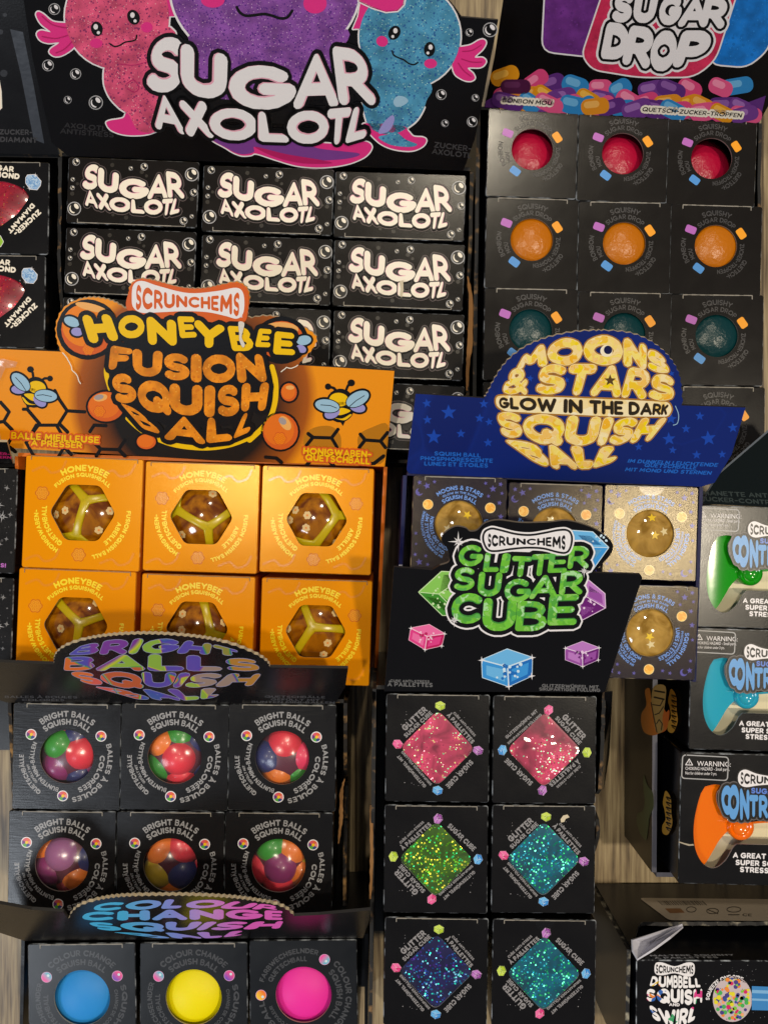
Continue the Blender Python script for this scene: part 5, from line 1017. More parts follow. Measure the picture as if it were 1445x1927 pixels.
# ================================================================== BRIGHT BALLS CARTON
def build_bright():
    root = carton('display_carton', 320, 1580, 'black carton whose low card has rainbow lettering in an oval'); off = root.location
    tb = M('black_tray_board', '#0b0b0d')
    make_tray(root, [(14, 1322), (646, 1326), (640, 1762), (-2, 1760)], ZA, rough_top(.078, .055, 24, .0005, 18), rough_top(.079, .05, 40, .001, 19, [(.45, .10, .022), (.62, .05, .012)]), None, rough_top(.079, .079, 4), tb, M_edge('torn_tray_edge_brown', '#171414', '#94703f', .5, .8))
    torn_strip(root, [(648, 1466, 1), (643, 1490, 6), (642, 1530, 7), (640, 1560, 5), (637, 1588, 2)], .066, None, 'torn_edge', 5)
    pl = Plane((14, 1322, ZA), (630, 1325, ZA), (320, 1254, .128))
    tab = teeth(cat([(103, 1250), (103, 1240), (107, 1230), (120, 1219), (145, 1209), (180, 1201), (220, 1196), (265, 1194), (310, 1195), (360, 1199), (400, 1205), (436, 1214), (466, 1225), (490, 1237), (504, 1248), (507, 1256)], 4, False), 1.6, 4.6)
    ol = [(14, 1322), (-60, 1300), (-60, 1244)]+tab+[(655, 1258), (650, 1292), (630, 1326)]
    hc = slab(pl, ol, .0016, [card_black2, board_edge], 'header_card', off, root, tab)
    t = Art(pl); ps = []
    rows = [('BRIGHT', [(152, 1216), (197, 1206), (250, 1202), (310, 1202), (360, 1206), (405, 1213), (446, 1224)], [(130, 1232), (200, 1231), (260, 1230), (320, 1229), (390, 1231), (452, 1234)], .15), ('BALLS', [(124, 1237), (210, 1233), (300, 1231), (400, 1235), (482, 1241)], [(121, 1261), (200, 1262), (300, 1262), (400, 1262), (490, 1262)], .14),
            ('SQUISH', [(128, 1264), (210, 1264), (300, 1265), (400, 1267), (492, 1268)], [(158, 1285), (230, 1294), (300, 1293), (370, 1293), (474, 1290)], .14), ('BALL', [(178, 1292), (260, 1297), (340, 1296), (442, 1294)], [(258, 1315), (310, 1317), (360, 1317), (402, 1312)], .15)]
    for s_, tp, bt, r in rows: ps += t_env(s_, tp, bt, r, .06)
    t.add([grow(p, .8) for p in ps], M('ink_lavender', '#B4B6E0', .34), 2); t.add(ps, M_patches('ink_rainbow', ['#E8408A', '#F47A30', '#3FAE50', '#4F58C8', '#8F40A8', '#DCE22E', '#3FB45E', '#EC4A36'], 1.5), 3)
    for s_, x0, y0, x1, y1, hh in (('BALLES À BOULES', 10, 1311, 146, 1312, 4.5), ('COLORÉES', 42, 1317, 122, 1317.5, 4), ('QUETSCHBÄLLE', 498, 1310.5, 612, 1312, 4.2), ('GEFÜLLT MIT', 510, 1316, 602, 1317.5, 4), ('BUNTEN MINI-BÄLLEN', 474, 1320.5, 630, 1322, 4)): t.add(t_line(s_, x0, y0, x1, y1, hh, .12), M('ink_slate', '#4f5056', .34), 1)
    t.build('lettering', hc, off)
    w, h = 203, 201; art = local_art(ZA); sil = M('ink_silver_grey', '#97979B', .32)
    for s_, R, hh, a0, a1 in (('BRIGHT BALLS', 75, 12, -38, 39), ('SQUISH BALL', 60.5, 11.5, -41, 41), ('BALLES À BOULES', 77, 10, 72, 172), ('COLORÉES', 62, 10, 87, 160), ('QUETSCHBÄLLE', 80, 9, 215, 272), ('GEFÜLLT MIT', 71.5, 5, 228, 258), ('BUNTEN MINI-BÄLLEN', 60, 8.5, 193, 294)): art.add(t_arc(s_, 0, 0, R, hh, a0, a1, .13), sil, 1)
    wedge = [M('ink_wheel_%s' % n, c, .34) for n, c in (('coral', '#E2603A'), ('pink', '#E88A8A'), ('blue', '#2C3F86'), ('green', '#4FA43A'), ('purple', '#6A2F7C'), ('rose', '#D8566A'))]
    for x, y in ((-67, -41), (64, -40), (-6, 74)):
        art.add([ell(x, y, 10.3, n=20)], ink_white, 1); art.add([ell(x, y, 8.6, n=20)], wedge[5], 2)
        for i in range(5):
            art.add([[(x, y)]+[(x+8.6*math.sin(math.radians(d)), y-8.6*math.cos(math.radians(d))) for d in range(i*60, i*60+61, 10)]], wedge[i], 3)
        art.add([ell(x+.5, y, 3, n=10)], ink_yel, 4)
    am = art.mesh('printed_lettering'); bm_ = box_mesh('carton', w, h, ZA, [ell(0, 0, 50.5, n=52)], [card_black2, edge_black, side_black, foil_strip, inner_dark]); fl = flap_mesh(w, h, ZA, foil_strip, .74); sm_ = seal_mesh(w, h, ZA, seal_m, 31, 20)
    R = .0275; rb = .0112; colr = {'g': '#2C9A2A', 'r': '#EE3048', 'p': '#8E2470', 'n': '#1C2A6C', 'o': '#F2801E', 'k': '#F03468', 'y': '#CDB01C', 'm': '#9c2c3c', 'v': '#A868A0'}
    names = {'g': 'green', 'r': 'red', 'p': 'plum', 'n': 'navy', 'o': 'orange', 'k': 'pink', 'y': 'yellow', 'm': 'maroon', 'v': 'mauve'}
    mm = {k: bm_mesh('mini_ball', sphere(rb, seg=28), M(names[k]+'_mini_ball', c, .38, coat=.15, bump=.05, sss=.2), True) for k, c in colr.items()}
    skin = bm_mesh('clear_skin', sphere(R, seg=56), M_skin('clear_skin', .04, .03, .25, .2), True)
    corem = bm_mesh('gel_core', sphere(R*.84, seg=40), M('murky_plum_gel', '#5a1a34', .4, bump=.05), True)
    sets = [('11', 126, 1424, 'g-20,-22 r24,-4 p-24,24 n16,40 p38,30 n12,-40 m-4,-46 y44,-28', 'black box, top left of six, round window on green, red and plum beads', 'clear squish ball holding green, red and plum beads'),
            ('12', 329, 1425, 'o-28,-24 g6,-40 n38,-26 r6,4 g-34,24 r6,42 n40,30 p34,-40', 'black box, top middle of six, round window on orange, red and green beads', 'clear squish ball with one red bead in front of orange and green ones'),
            ('13', 531, 1426, 'r4,-26 k40,2 n-30,2 o-10,38 g28,36 n36,-40', 'black box, top right of six, round window on red, green and orange beads', 'clear squish ball with a red bead above orange and green ones'),
            ('21', 117, 1627, 'v-4,-16 p-30,16 o22,30 n42,-4 o-38,-24 m8,44', 'black box, bottom left of six, round window on a cloudy mauve bead', 'clear squish ball with cloudy mauve, plum and orange beads'),
            ('22', 321, 1628, 'o-24,-24 r22,-26 y-26,20 n20,20 r46,12 o-2,46', 'black box, bottom middle of six, round window on red, yellow and navy beads', 'clear squish ball with orange, red, yellow and navy beads'),
            ('23', 524.5, 1629, 'g-16,-30 o25,-26 p2,6 r-38,14 r-2,34 o38,20 y48,-8', 'black box, bottom right of six, round window on green, orange and red beads', 'clear squish ball with a plum bead ringed by green, orange and red')]
    for i, (k, x, y, spec, lb, bl) in enumerate(sets):
        o = empty('toy_box'); kx = link('carton', bm_, o); link('printed_lettering', am, kx); link('tuck_flap', fl, o); link('seal', sm_, o)
        place(o, x, y, .9+rnd.uniform(-.4, .4), ZA, 1.0, (rnd.uniform(-.6, .6), rnd.uniform(-.6, .6))); tag(o, lb, 'toy box', 'black boxes with a round window on coloured beads')
        P = at(x, y, ZA); b = empty('squish_ball', (P.x*1.008, P.y*1.008, ZA-R+.0020)); link('gel_core', corem, b); link('clear_skin', skin, b); s = px_s(ZA)
        for tk in spec.split():
            dx, dy = [float(v) for v in tk[1:].split(',')]; d = Vector((dx*s*.92, -dy*s*.92)); lim = R-rb-.0002; z = math.sqrt(max(0, lim*lim-d.length_squared))
            mbl = link('mini_ball', mm[tk[0]], b); mbl.location = (d.x, d.y, z)
        tag(b, bl, 'squeeze ball', 'clear balls filled with coloured beads')
build_bright()

# ================================================================== COLOUR CHANGE CARTON
def build_colour():
    root = carton('display_carton', 360, 1880, 'black carton whose low card has lettering fading from blue to pink'); off = root.location
    tb = M('black_tray_board', '#0b0b0d')
    make_tray(root, [(40, 1770), (686, 1764), (684, 2010), (24, 2010)], ZA, rough_top(.078, .07, 12, .00005, 22), rough_top(.079, .06, 20, .00005, 23), None, rough_top(.079, .079, 4), tb, tb)
    pl = Plane((45, 1771, ZA), (682, 1765, ZA), (340, 1708, .129))
    tab = teeth(cat([(130, 1732), (136, 1718), (150, 1706), (175, 1697), (210, 1690), (250, 1687), (300, 1686), (350, 1686), (400, 1688), (442, 1691), (480, 1696), (515, 1702), (538, 1711), (553, 1724)], 4, False), 1.8, 4.4)
    ol = [(48, 1771), (-10, 1752), (-60, 1740), (-60, 1698), (0, 1701), (60, 1712), (120, 1716)]+tab+[(600, 1722), (697, 1713), (694, 1735), (683, 1765), (560, 1765), (300, 1768)]
    hc = slab(pl, ol, .0016, [card_black, board_edge], 'header_card', off, root, tab)
    t = Art(pl); ps = []
    rows = [('COLOUR', [(184, 1700), (250, 1695), (320, 1692), (400, 1693), (470, 1698), (520, 1704)], [(172, 1714), (260, 1712), (340, 1709), (420, 1710), (522, 1712)]), ('CHANGE', [(160, 1716), (250, 1713), (350, 1711), (450, 1711), (532, 1714)], [(152, 1732), (250, 1732), (350, 1731), (450, 1730), (532, 1731)]),
            ('SQUISH', [(162, 1735), (250, 1735), (350, 1734), (450, 1734), (534, 1733)], [(188, 1750), (270, 1753), (340, 1751), (420, 1750), (526, 1747)]), ('BALL', [(212, 1754), (300, 1755), (400, 1753), (486, 1750)], [(296, 1765), (350, 1766), (400, 1765), (446, 1761)])]
    for s_, tp, bt in rows: ps += t_env(s_, tp, bt, .155, .06)
    t.add(ps, M_uvgrad('ink_blue_pink_fade', (220, 1770), (480, 1690), [(.1, '#4CC0F4'), (.42, '#8F9CF4'), (.62, '#C08CEC'), (.9, '#F86CD4')]), 2); t.build('lettering', hc, off)
    w, h = 203, 206; art = local_art(ZA); dim = M('ink_pewter', '#45474C', .32)
    for s_, R, hh, a0, a1 in (('COLOUR CHANGE', 79, 12, -46, 46), ('SQUISH BALL', 62, 12, -42, 42), ('SQUISH BALL', 75, 11, 72, 172), ('CHANGE DE COULEUR', 62, 7, 76, 162), ('FARBWECHSELNDER', 78, 10, 198, 290), ('QUETSCHBALL', 63, 10, 202, 276)): art.add(t_arc(s_, 0, 0, R, hh, a0, a1, .13), dim, 1)
    sph = [M_uvgrad('ink_dot_pink_teal', (-73, -33), (-59, -47), [(.2, '#E85AA8'), (.75, '#6FB6D0')]), M_uvgrad('ink_dot_purple_pink', (60, -32), (74, -48), [(.2, '#7B4CC0'), (.8, '#E8508F')]), M_uvgrad('ink_dot_orange', (-6, 72), (6, 88), [(.2, '#EE7A2C'), (.8, '#F6C43C')])]
    for (x, y), m_ in zip(((-66, -40), (67, -41), (0, 80)), sph): art.add([ell(x, y, 10.2, n=20)], M('ink_dot_rim', '#D9A6D0', .34), 1); art.add([ell(x, y, 9.3, n=20)], m_, 2); art.add([ell(x+3, y-3, 2.6, n=10)], M('ink_dot_light', '#CFE3EE', .34), 3)
    am = art.mesh('printed_lettering'); cb = M('blue_black_card', '#101318', .32, bump=.08, bscale=1400, vary=.08); bm_ = box_mesh('carton', w, h, ZA, [ell(0, 0, 52.5, n=52)], [cb, edge_black, side_black, board_edge, inner_dark]); fl = flap_mesh(w, h, ZA, foil_strip, .76); sm_ = seal_mesh(w, h, ZA, seal_m, 31, 14)
    R = .0322
    for i, (x, y, c, n, ro) in enumerate(((155, 1878, '#2C8FDE', 'blue', 0), (365, 1877, '#F2E200', 'yellow', 0), (571.5, 1872, '#EF2FA4', 'pink', 90))):
        o = empty('toy_box'); kx = link('carton', bm_, o); link('printed_lettering', am, kx)
        if i < 2: link('tuck_flap', fl, o); link('seal', sm_, o)
        place(o, x, y, [-.6, -.2, -.6][i], ZA, 1.0, (rnd.uniform(-.4, .4), rnd.uniform(-.4, .4)), ro); tag(o, 'black box with a round window on a plain %s ball' % n, 'toy box', 'black boxes with plain coloured balls')
        P = at(x, y, ZA); b = link('squish_ball', bm_mesh('squish_ball', sphere(R, seg=64), M(n+'_rubber', c, .5, spec=.3, bump=.05, bscale=300, sss=.1), True)); b.location = (P.x*1.018, P.y*1.018, ZA-R-.0012)
        tag(b, 'smooth plain %s squish ball in its round window' % n, 'squeeze ball', 'smooth plain coloured balls')
build_colour()
# ================================================================== CONTROLLER CARTON
def font_polys(text, x0, y0, h, wscale=1.0):
    """plain printed small type as flat triangles (built-in sans), returned in pixel units"""
    cu = bpy.data.curves.new('t', 'FONT'); cu.body = text; cu.size = 1.0; cu.resolution_u = 2; o = bpy.data.objects.new('t', cu); COL.objects.link(o)
    dg = bpy.context.evaluated_depsgraph_get(); me = bpy.data.meshes.new_from_object(o.evaluated_get(dg)); k = h/.69
    ps = [[(x0+me.vertices[i].co.x*k*wscale, y0-me.vertices[i].co.y*k) for i in p.vertices] for p in me.polygons]
    bpy.data.objects.remove(o); bpy.data.curves.remove(cu); bpy.data.meshes.remove(me); return ps
def raw_add(a, polys, mat, lvl):
    if mat not in a.mats: a.mats.append(mat)
    k = a.mats.index(mat)
    for p in polys:
        b = len(a.v)
        for x, y in p: a.v.append(a.map(x, y, lvl*EPS)); a.uv.append((x/100, y/100))
        a.f.append(list(range(b, b+len(p)))); a.mi.append(k)
def build_controllers():
    root = carton('display_carton', 1420, 1300, 'black carton at the right edge holding boxes with printed orange fists on its side'); off = root.location
    tb = M('black_tray_board', '#0b0b0d')
    X0 = at(1277, 1300, ZA).x-.0055
    q = [(1262, 945), (1720, 960), (1720, 1682), (1262, 1678)]
    make_tray(root, q, ZA, rough_top(.062, .058, 40, .0001, 31, [(.12, .05, -.010), (.2, .03, -.008)]), None, rough_top(.058, .058, 4), None, M('black_tray_side', '#0c0b0a', .35), M('grey_folded_board', '#4a4a55', .5), .003)
    wall_x = at(1262, 1300, ZA).x-.0032
    # printed side of the carton: plane facing left
    def sp(px, py, h): 
        d = Vector(((px-CX)/FPX, -(py-CY)/FPX, -1.0)); t = wall_x/d.x; p = Vector((0, 0, DCAM))+d*t; return p+Vector((-h-.0001, 0, 0))
    a = Art(sp); fist = M_uvgrad('ink_side_orange', (1205, 1330), (1265, 1330), [(.0, '#C97A1C'), (1, '#C85A20')]); tan = M('ink_side_tan', '#B08A4A', .4)
    a.add([cat([(1213, 1300), (1222, 1296), (1226, 1320), (1236, 1318), (1247, 1330), (1253, 1340), (1258, 1336), (1259, 1345), (1254, 1372), (1240, 1380), (1228, 1384), (1212, 1378), (1206, 1360), (1207, 1342), (1216, 1326)], 4)], fist, 0)
    a.add([cat([(1230, 1292), (1252, 1292), (1250, 1330), (1246, 1352), (1248, 1372), (1240, 1380), (1233, 1374), (1228, 1340), (1225, 1322)], 4)], tan, 1)
    a.add(stroke([(1232, 1300), (1250, 1303)], 1.6, 6)+stroke([(1231, 1312), (1249, 1316)], 1.6, 6)+stroke([(1228, 1326), (1242, 1328), (1247, 1318)], 1, 6)+stroke([(1232, 1345), (1240, 1342), (1248, 1330)], 1, 6)+stroke([(1235, 1362), (1240, 1354), (1246, 1362), (1244, 1374)], 1, 6)+stroke([(1225, 1322), (1230, 1350), (1236, 1378)], 1, 6), ink_black, 2)
    link('printed_side', a.mesh('printed_side', off), root); a = Art(sp)
    a.add([cat([(1211, 1458), (1218, 1478), (1228, 1492), (1229, 1520), (1222, 1536), (1219, 1560), (1215, 1580), (1204, 1568), (1197, 1544), (1200, 1530), (1209, 1526), (1213, 1508), (1210, 1480)], 4)], M('ink_side_green', '#3f5230', .4), 0)
    o = link('printed_side', a.mesh('printed_side', off), root)
    # header card at the top right
    pl = Plane((1330, 946, .094), (1460, 954, .094), (1420, 850, .120))
    hc = slab(pl, [(1322, 948), (1332, 925), (1352, 893), (1376, 872), (1460, 800), (1560, 790), (1560, 960)], .0016, [M('bottle_black_card', '#0a1210', .25), M('silver_board_edge', '#8f979e', .4)], 'header_card', off, root)
    t = Art(pl); gm = M('ink_dull_grey', '#39413f', .34)
    t.add(t_line('MANETTE ANTI-STRESS', 1320, 927, 1520, 936, 9, .12, skew=-.3), gm, 1); t.add(t_line('ZUCKER-CONTROLLER', 1316, 938, 1500, 948, 9, .12, skew=-.3), gm, 1); t.build('lettering', hc, off)
    # boxes, drawn relative to the lowest one (centre 1480,1544)
    w, h = 400, 248; c0 = (1478.5, 1544); s = px_s(ZA)
    L = [(1325, 1484), (1341, 1480), (1352, 1480.5), (1356, 1485), (1349, 1494), (1347.5, 1506), (1351, 1521), (1361, 1536), (1374, 1546.5), (1386, 1549.5), (1402, 1550), (1425, 1547), (1445, 1547)]
    Lb = [(1445, 1591), (1387, 1591), (1381, 1597), (1377, 1604), (1367, 1622), (1351, 1635.5), (1336, 1636.5), (1321, 1625.5), (1310, 1603.5), (1305.6, 1576), (1306.5, 1547), (1312, 1517), (1317.5, 1497)]
    rel = lambda p: [(x-c0[0], y-c0[1]) for x, y in p]
    Ls, Lbs = cat(L, 4, False), cat(Lb[1:], 4, False)
    win = rel(Ls)+[(-p[0], p[1]) for p in rel(Ls)][::-1]
    low = [(-p[0], p[1]) for p in rel(Lbs)]
    win = win+low[::-1]+rel(Lbs) if False else rel(Ls)+[(-x, y) for x, y in rel(Ls)][::-1]+[(-x, y) for x, y in rel(Lbs)][::-1]+rel(Lbs)
    art = local_art(ZA); A = lambda p: rel(p); lb_ = M('ink_soft_blue', '#5F9FE0', .32); shad = M('ink_shadow_grey', '#5b5556', .34)
    ps = []
    for ch, q_ in (('C', ((1354, 1484), (1374, 1478), (1374, 1540), (1358, 1532))), ('O', ((1369, 1477), (1390, 1480), (1389, 1546), (1368, 1544))), ('N', ((1390, 1485), (1408, 1488), (1409, 1544), (1392, 1546))), ('T', ((1408, 1497), (1425, 1497), (1425, 1539), (1409, 1539))), ('R', ((1426, 1497), (1443, 1497), (1444, 1541), (1427, 1540))),
                   ('O', ((1444, 1497), (1462, 1497), (1462, 1540), (1445, 1541))), ('L', ((1464, 1497), (1476, 1497), (1478, 1540), (1464, 1540))), ('L', ((1480, 1497), (1492, 1495), (1494, 1540), (1480, 1540))), ('E', ((1495, 1492), (1510, 1490), (1510, 1542), (1496, 1542))), ('R', ((1512, 1486), (1536, 1482), (1540, 1546), (1514, 1546)))): ps += t_quad(ch, A(q_), .15)
    pz = t_line('SUGAR', *A([(1411, 1489), (1462, 1491)])[0], *A([(1462, 1491)])[0], 11, .15); 
    art.add([grow(p, 7) for p in ps], shad, 1); art.add([grow(p, 4.6) for p in ps+pz], ink_black, 2); art.add(ps, lb_, 3); art.add(pz, M('ink_periwinkle', '#5A7FD8', .32), 3)
    bow = A(cat([(1386, 1467), (1389, 1455), (1400, 1450), (1420, 1457), (1445, 1461), (1470, 1461), (1495, 1456), (1510, 1453), (1518, 1462), (1516, 1478), (1505, 1485), (1485, 1480), (1455, 1477), (1425, 1479), (1402, 1483), (1390, 1478)], 4))
    art.add([grow(p, 2.4) for p in stroke(bow+[bow[0]], .5)]+[bow], ink_black, 4); art.add([bow], ink_white, 5)
    art.add(t_env('SCRUNCHEMS', A([(1391, 1454), (1415, 1459), (1450, 1463), (1490, 1459), (1513, 1456)]), A([(1391, 1478), (1415, 1477), (1450, 1475), (1490, 1478), (1513, 1482)]), .12, .1), ink_black, 6)
    for s_, x, y, x1 in (('A GREAT GAMING', 1380, 1611.5, 1505), ('SUPER SQUISHY', 1385, 1625, 1500), ('STRESS TOY', 1393.5, 1638, 1485)): art.text(t_line(s_, *A([(x, y)])[0], *A([(x1, y+2)])[0], 10.5, .14), ink_white, 3, [(1.6, ink_black, 2)])
    fr = rrect(1324-c0[0], 1448.5-c0[1], 86, 44, 6, 1.5); art.add(stroke(fr+[fr[0]], 1.1, 6), ink_grey, 2)
    tri = A([(1287.5, 1444), (1294, 1433), (1300.5, 1444)]); art.add(stroke(tri+[tri[0]], .8, 6), ink_white, 2); art.add(stroke(A([(1294, 1437), (1294, 1441.5)]), .5, 6), ink_white, 2)
    raw_add(art, font_polys('WARNING:', 1309-c0[0], 1445.5-c0[1], 9.3, .93)+font_polys('CHOKING HAZARD - Small parts.', 1287-c0[0], 1453.5-c0[1], 6, .66)+font_polys('Not for children under 3 yrs.', 1287-c0[0], 1462-c0[1], 5.6, .62), ink_white, 2)
    am = art.mesh('printed_lettering'); bm_ = box_mesh('carton', w, h, ZA, [win], [card_black, edge_black, side_black, ink_grey, inner_dark])
    cream = M('cream_insert_card', '#EDE3C2', .5)
    ins = bmesh.new(); vs, fs = union([rel([(1284, 1462), (1672, 1462), (1672, 1662), (1284, 1662)])]); vv = [ins.verts.new((x*s, -y*s, ZA-.0135)) for x, y in vs]; [ins.faces.new([vv[i] for i in reversed(f)]) for f in fs]; insm = bm_mesh('insert_card', ins, cream)
    def body(m_):
        """moulded gel controller: two long grips, a bridge, two round thumb sticks with raised rings"""
        bm = bmesh.new(); prof = cat([(1302, 1500), (1318, 1474), (1346, 1471), (1366, 1478), (1376, 1520), (1400, 1535), (1440, 1532), (1478.5, 1532)], 4, False)
        lowp = cat([(1478.5, 1549), (1440, 1550), (1404, 1554), (1384, 1556), (1367, 1565), (1350, 1582), (1338, 1602), (1322, 1628), (1308, 1636), (1296, 1616), (1294, 1570), (1297, 1530)], 4, False)
        half = rel(prof+lowp)
        loop = half[:len(prof)]+[(-x, y) for x, y in half[:len(prof)-1]][::-1]+[(-x, y) for x, y in half[len(prof)+1:]][::-1]+half[len(prof)+1:] if False else None
        for sg in (1, -1):
            pts = [(x*sg, y) for x, y in half]; cxm = sum(p[0] for p in pts)/len(pts)
            vs, fs = fill_grid(pts, 5.0); ob = len(vs)
            zt = lambda x, y: ZA-.0035-.006*min(1, ((x*sg+160)/70.0)**2)*.5
            tp = [bm.verts.new((x*s, -y*s, zt(x, y))) for x, y in vs]
            bt = [bm.verts.new((x*s, -y*s, ZA-.0125)) for x, y in vs]; cnt = set()
            for f in fs:
                bm.faces.new([tp[i] for i in reversed(f)])
                for i in range(len(f)): cnt.add((f[i], f[(i+1) % len(f)]))
            for a_, b_ in cnt:
                if (b_, a_) not in cnt: bm.faces.new([tp[a_], tp[b_], bt[b_], bt[a_]])
            for cx, cy, rr_, z in (((1389-c0[0])*sg, 1556-c0[1], 25, .0022),):
                prev = None
                for q_, zz in ((rr_, -.008), (rr_, .0), (rr_-2, .0009), (rr_-4, 0), (rr_-8, -.0006), (rr_-10, .0006), (rr_-12, -.0002), (2, -.0008)):
                    ring = [bm.verts.new(((cx+q_*math.cos(2*math.pi*i/32))*s, -(cy+q_*math.sin(2*math.pi*i/32))*s, ZA-.0035+zz)) for i in range(32)]
                    if prev:
                        for i in range(32): bm.faces.new([prev[i], prev[(i+1) % 32], ring[(i+1) % 32], ring[i]])
                    prev = ring
                bm.faces.new(prev)
        bmesh.ops.recalc_face_normals(bm, faces=bm.faces)
        me = bm_mesh('grip_moulding', bm, m_, True); me.set_sharp_from_angle(angle=math.radians(50)); return me
    def rings(m_, side):
        bm = bmesh.new()
        for sg in (side,):
            for pts, r_ in ((cat([(1309, 1532), (1322, 1541), (1338, 1545), (1358, 1546)], 5, False), .0007), ([(1322, 1506), (1341, 1507)], .0006), ([(1330, 1489), (1343, 1490)], .0006), ([(1341, 1530), (1349, 1530.5)], .0006)):
                for i in range(len(pts)-1):
                    a_, b_ = [Vector((x*s*sg, -y*s, ZA-.0046)) for x, y in rel([pts[i], pts[i+1]])]
                    d = (b_-a_).normalized(); n = Vector((-d.y, d.x, 0)); u = Vector((0, 0, 1)); ra = [[bm.verts.new(c+n*r_*math.cos(t)+u*r_*math.sin(t)) for t in [math.pi*k/5 for k in range(6)]] for c in (a_, b_)]
                    for k in range(5): bm.faces.new([ra[0][k], ra[1][k], ra[1][k+1], ra[0][k+1]])
        return bm_mesh('moulded_ridges', bm, m_, True)
    for i, (x, y, sc, c, n, lbx, lbc) in enumerate(((1490, 1070, .925, '#189A12', 'green', 'black box with a warning panel, shaped window on a green controller', 'green gel game controller in the top right box'), (1483, 1301, .925, '#2AA6C4', 'aqua', 'black box with a warning panel, shaped window on a blue controller', 'sky blue gel game controller in the middle right box'), (1478.5, 1544, 1.0, '#F27406', 'orange', 'black box with a torn edge, shaped window on an orange controller', 'orange gel game controller in the lowest right box'))):
        o = empty('toy_box'); kx = link('carton', bm_, o); link('printed_lettering', am, kx); link('insert_card', insm, o); link('tuck_flap', flap_mesh(w, h, ZA, edge_black, .95), o)
        place(o, x, y, 1.6 if i < 2 else 1.3, ZA, sc, (0, -.5)); tag(o, lbx, 'toy box', 'black boxes with controller shaped windows')
        if i == 2:
            sf = local_art(ZA); sf.add([[(-201, 44), (-190, 47), (-180, 49), (-174, 48), (-172, 51), (-182, 52), (-192, 49), (-201, 46)]], M('bare_tear', '#A99F8C', .8, bump=.6, bscale=900), 12); link('tear', sf.mesh('tear'), o)
        if i:
            xs = at(x-w*sc/2, y, ZA).x-.0004; ms = Matrix.LocRotScale(o.location, o.rotation_euler, o.scale).inverted()
            def bs(px, py, hh):
                d = Vector(((px-CX)/FPX, -(py-CY)/FPX, -1.0)); return Vector((0, 0, DCAM))+d*(xs/d.x)+Vector((-hh-.0012, 0, 0))
            y0 = (1296, 1488)[i-1]; x0 = (1272, 1262)[i-1]; sa = Art(bs); sa.add([cat([(x0-10, y0+10), (x0-6, y0), (x0+3, y0+14), (x0+4, y0+40), (x0+6, y0+62), (x0-2, y0+82), (x0-12, y0+80), (x0-13, y0+66), (x0-7, y0+54), (x0-9, y0+36), (x0-12, y0+24)], 4)], M('ink_side_gold', '#C9963A', .4), 0)
            for k in range(7): yy = y0+12+k*9.5; sa.add(stroke([(x0-5, yy), (x0+3, yy+3)], 1.5, 6)+stroke([(x0-4, yy+3), (x0+1, yy+7)], .9, 6), ink_black, 1)
            me = sa.mesh('side_print'); me.transform(ms); link('side_print', me, kx)
        m_ = M(n+'_gel', c, .16, coat=.5, bump=.04, bscale=200, sss=.2); m2 = m_
        b = empty('game_controller', (o.location.x*1.013, o.location.y*1.013, o.location.z)); b.rotation_euler = o.rotation_euler; b.scale = o.scale; link('grip_moulding', body(m_), b); link('moulded_ridges', rings(m_, 1), b); link('moulded_ridges', rings(m_, -1), b); tag(b, lbc, 'game controller', 'gel game controllers')
build_controllers()

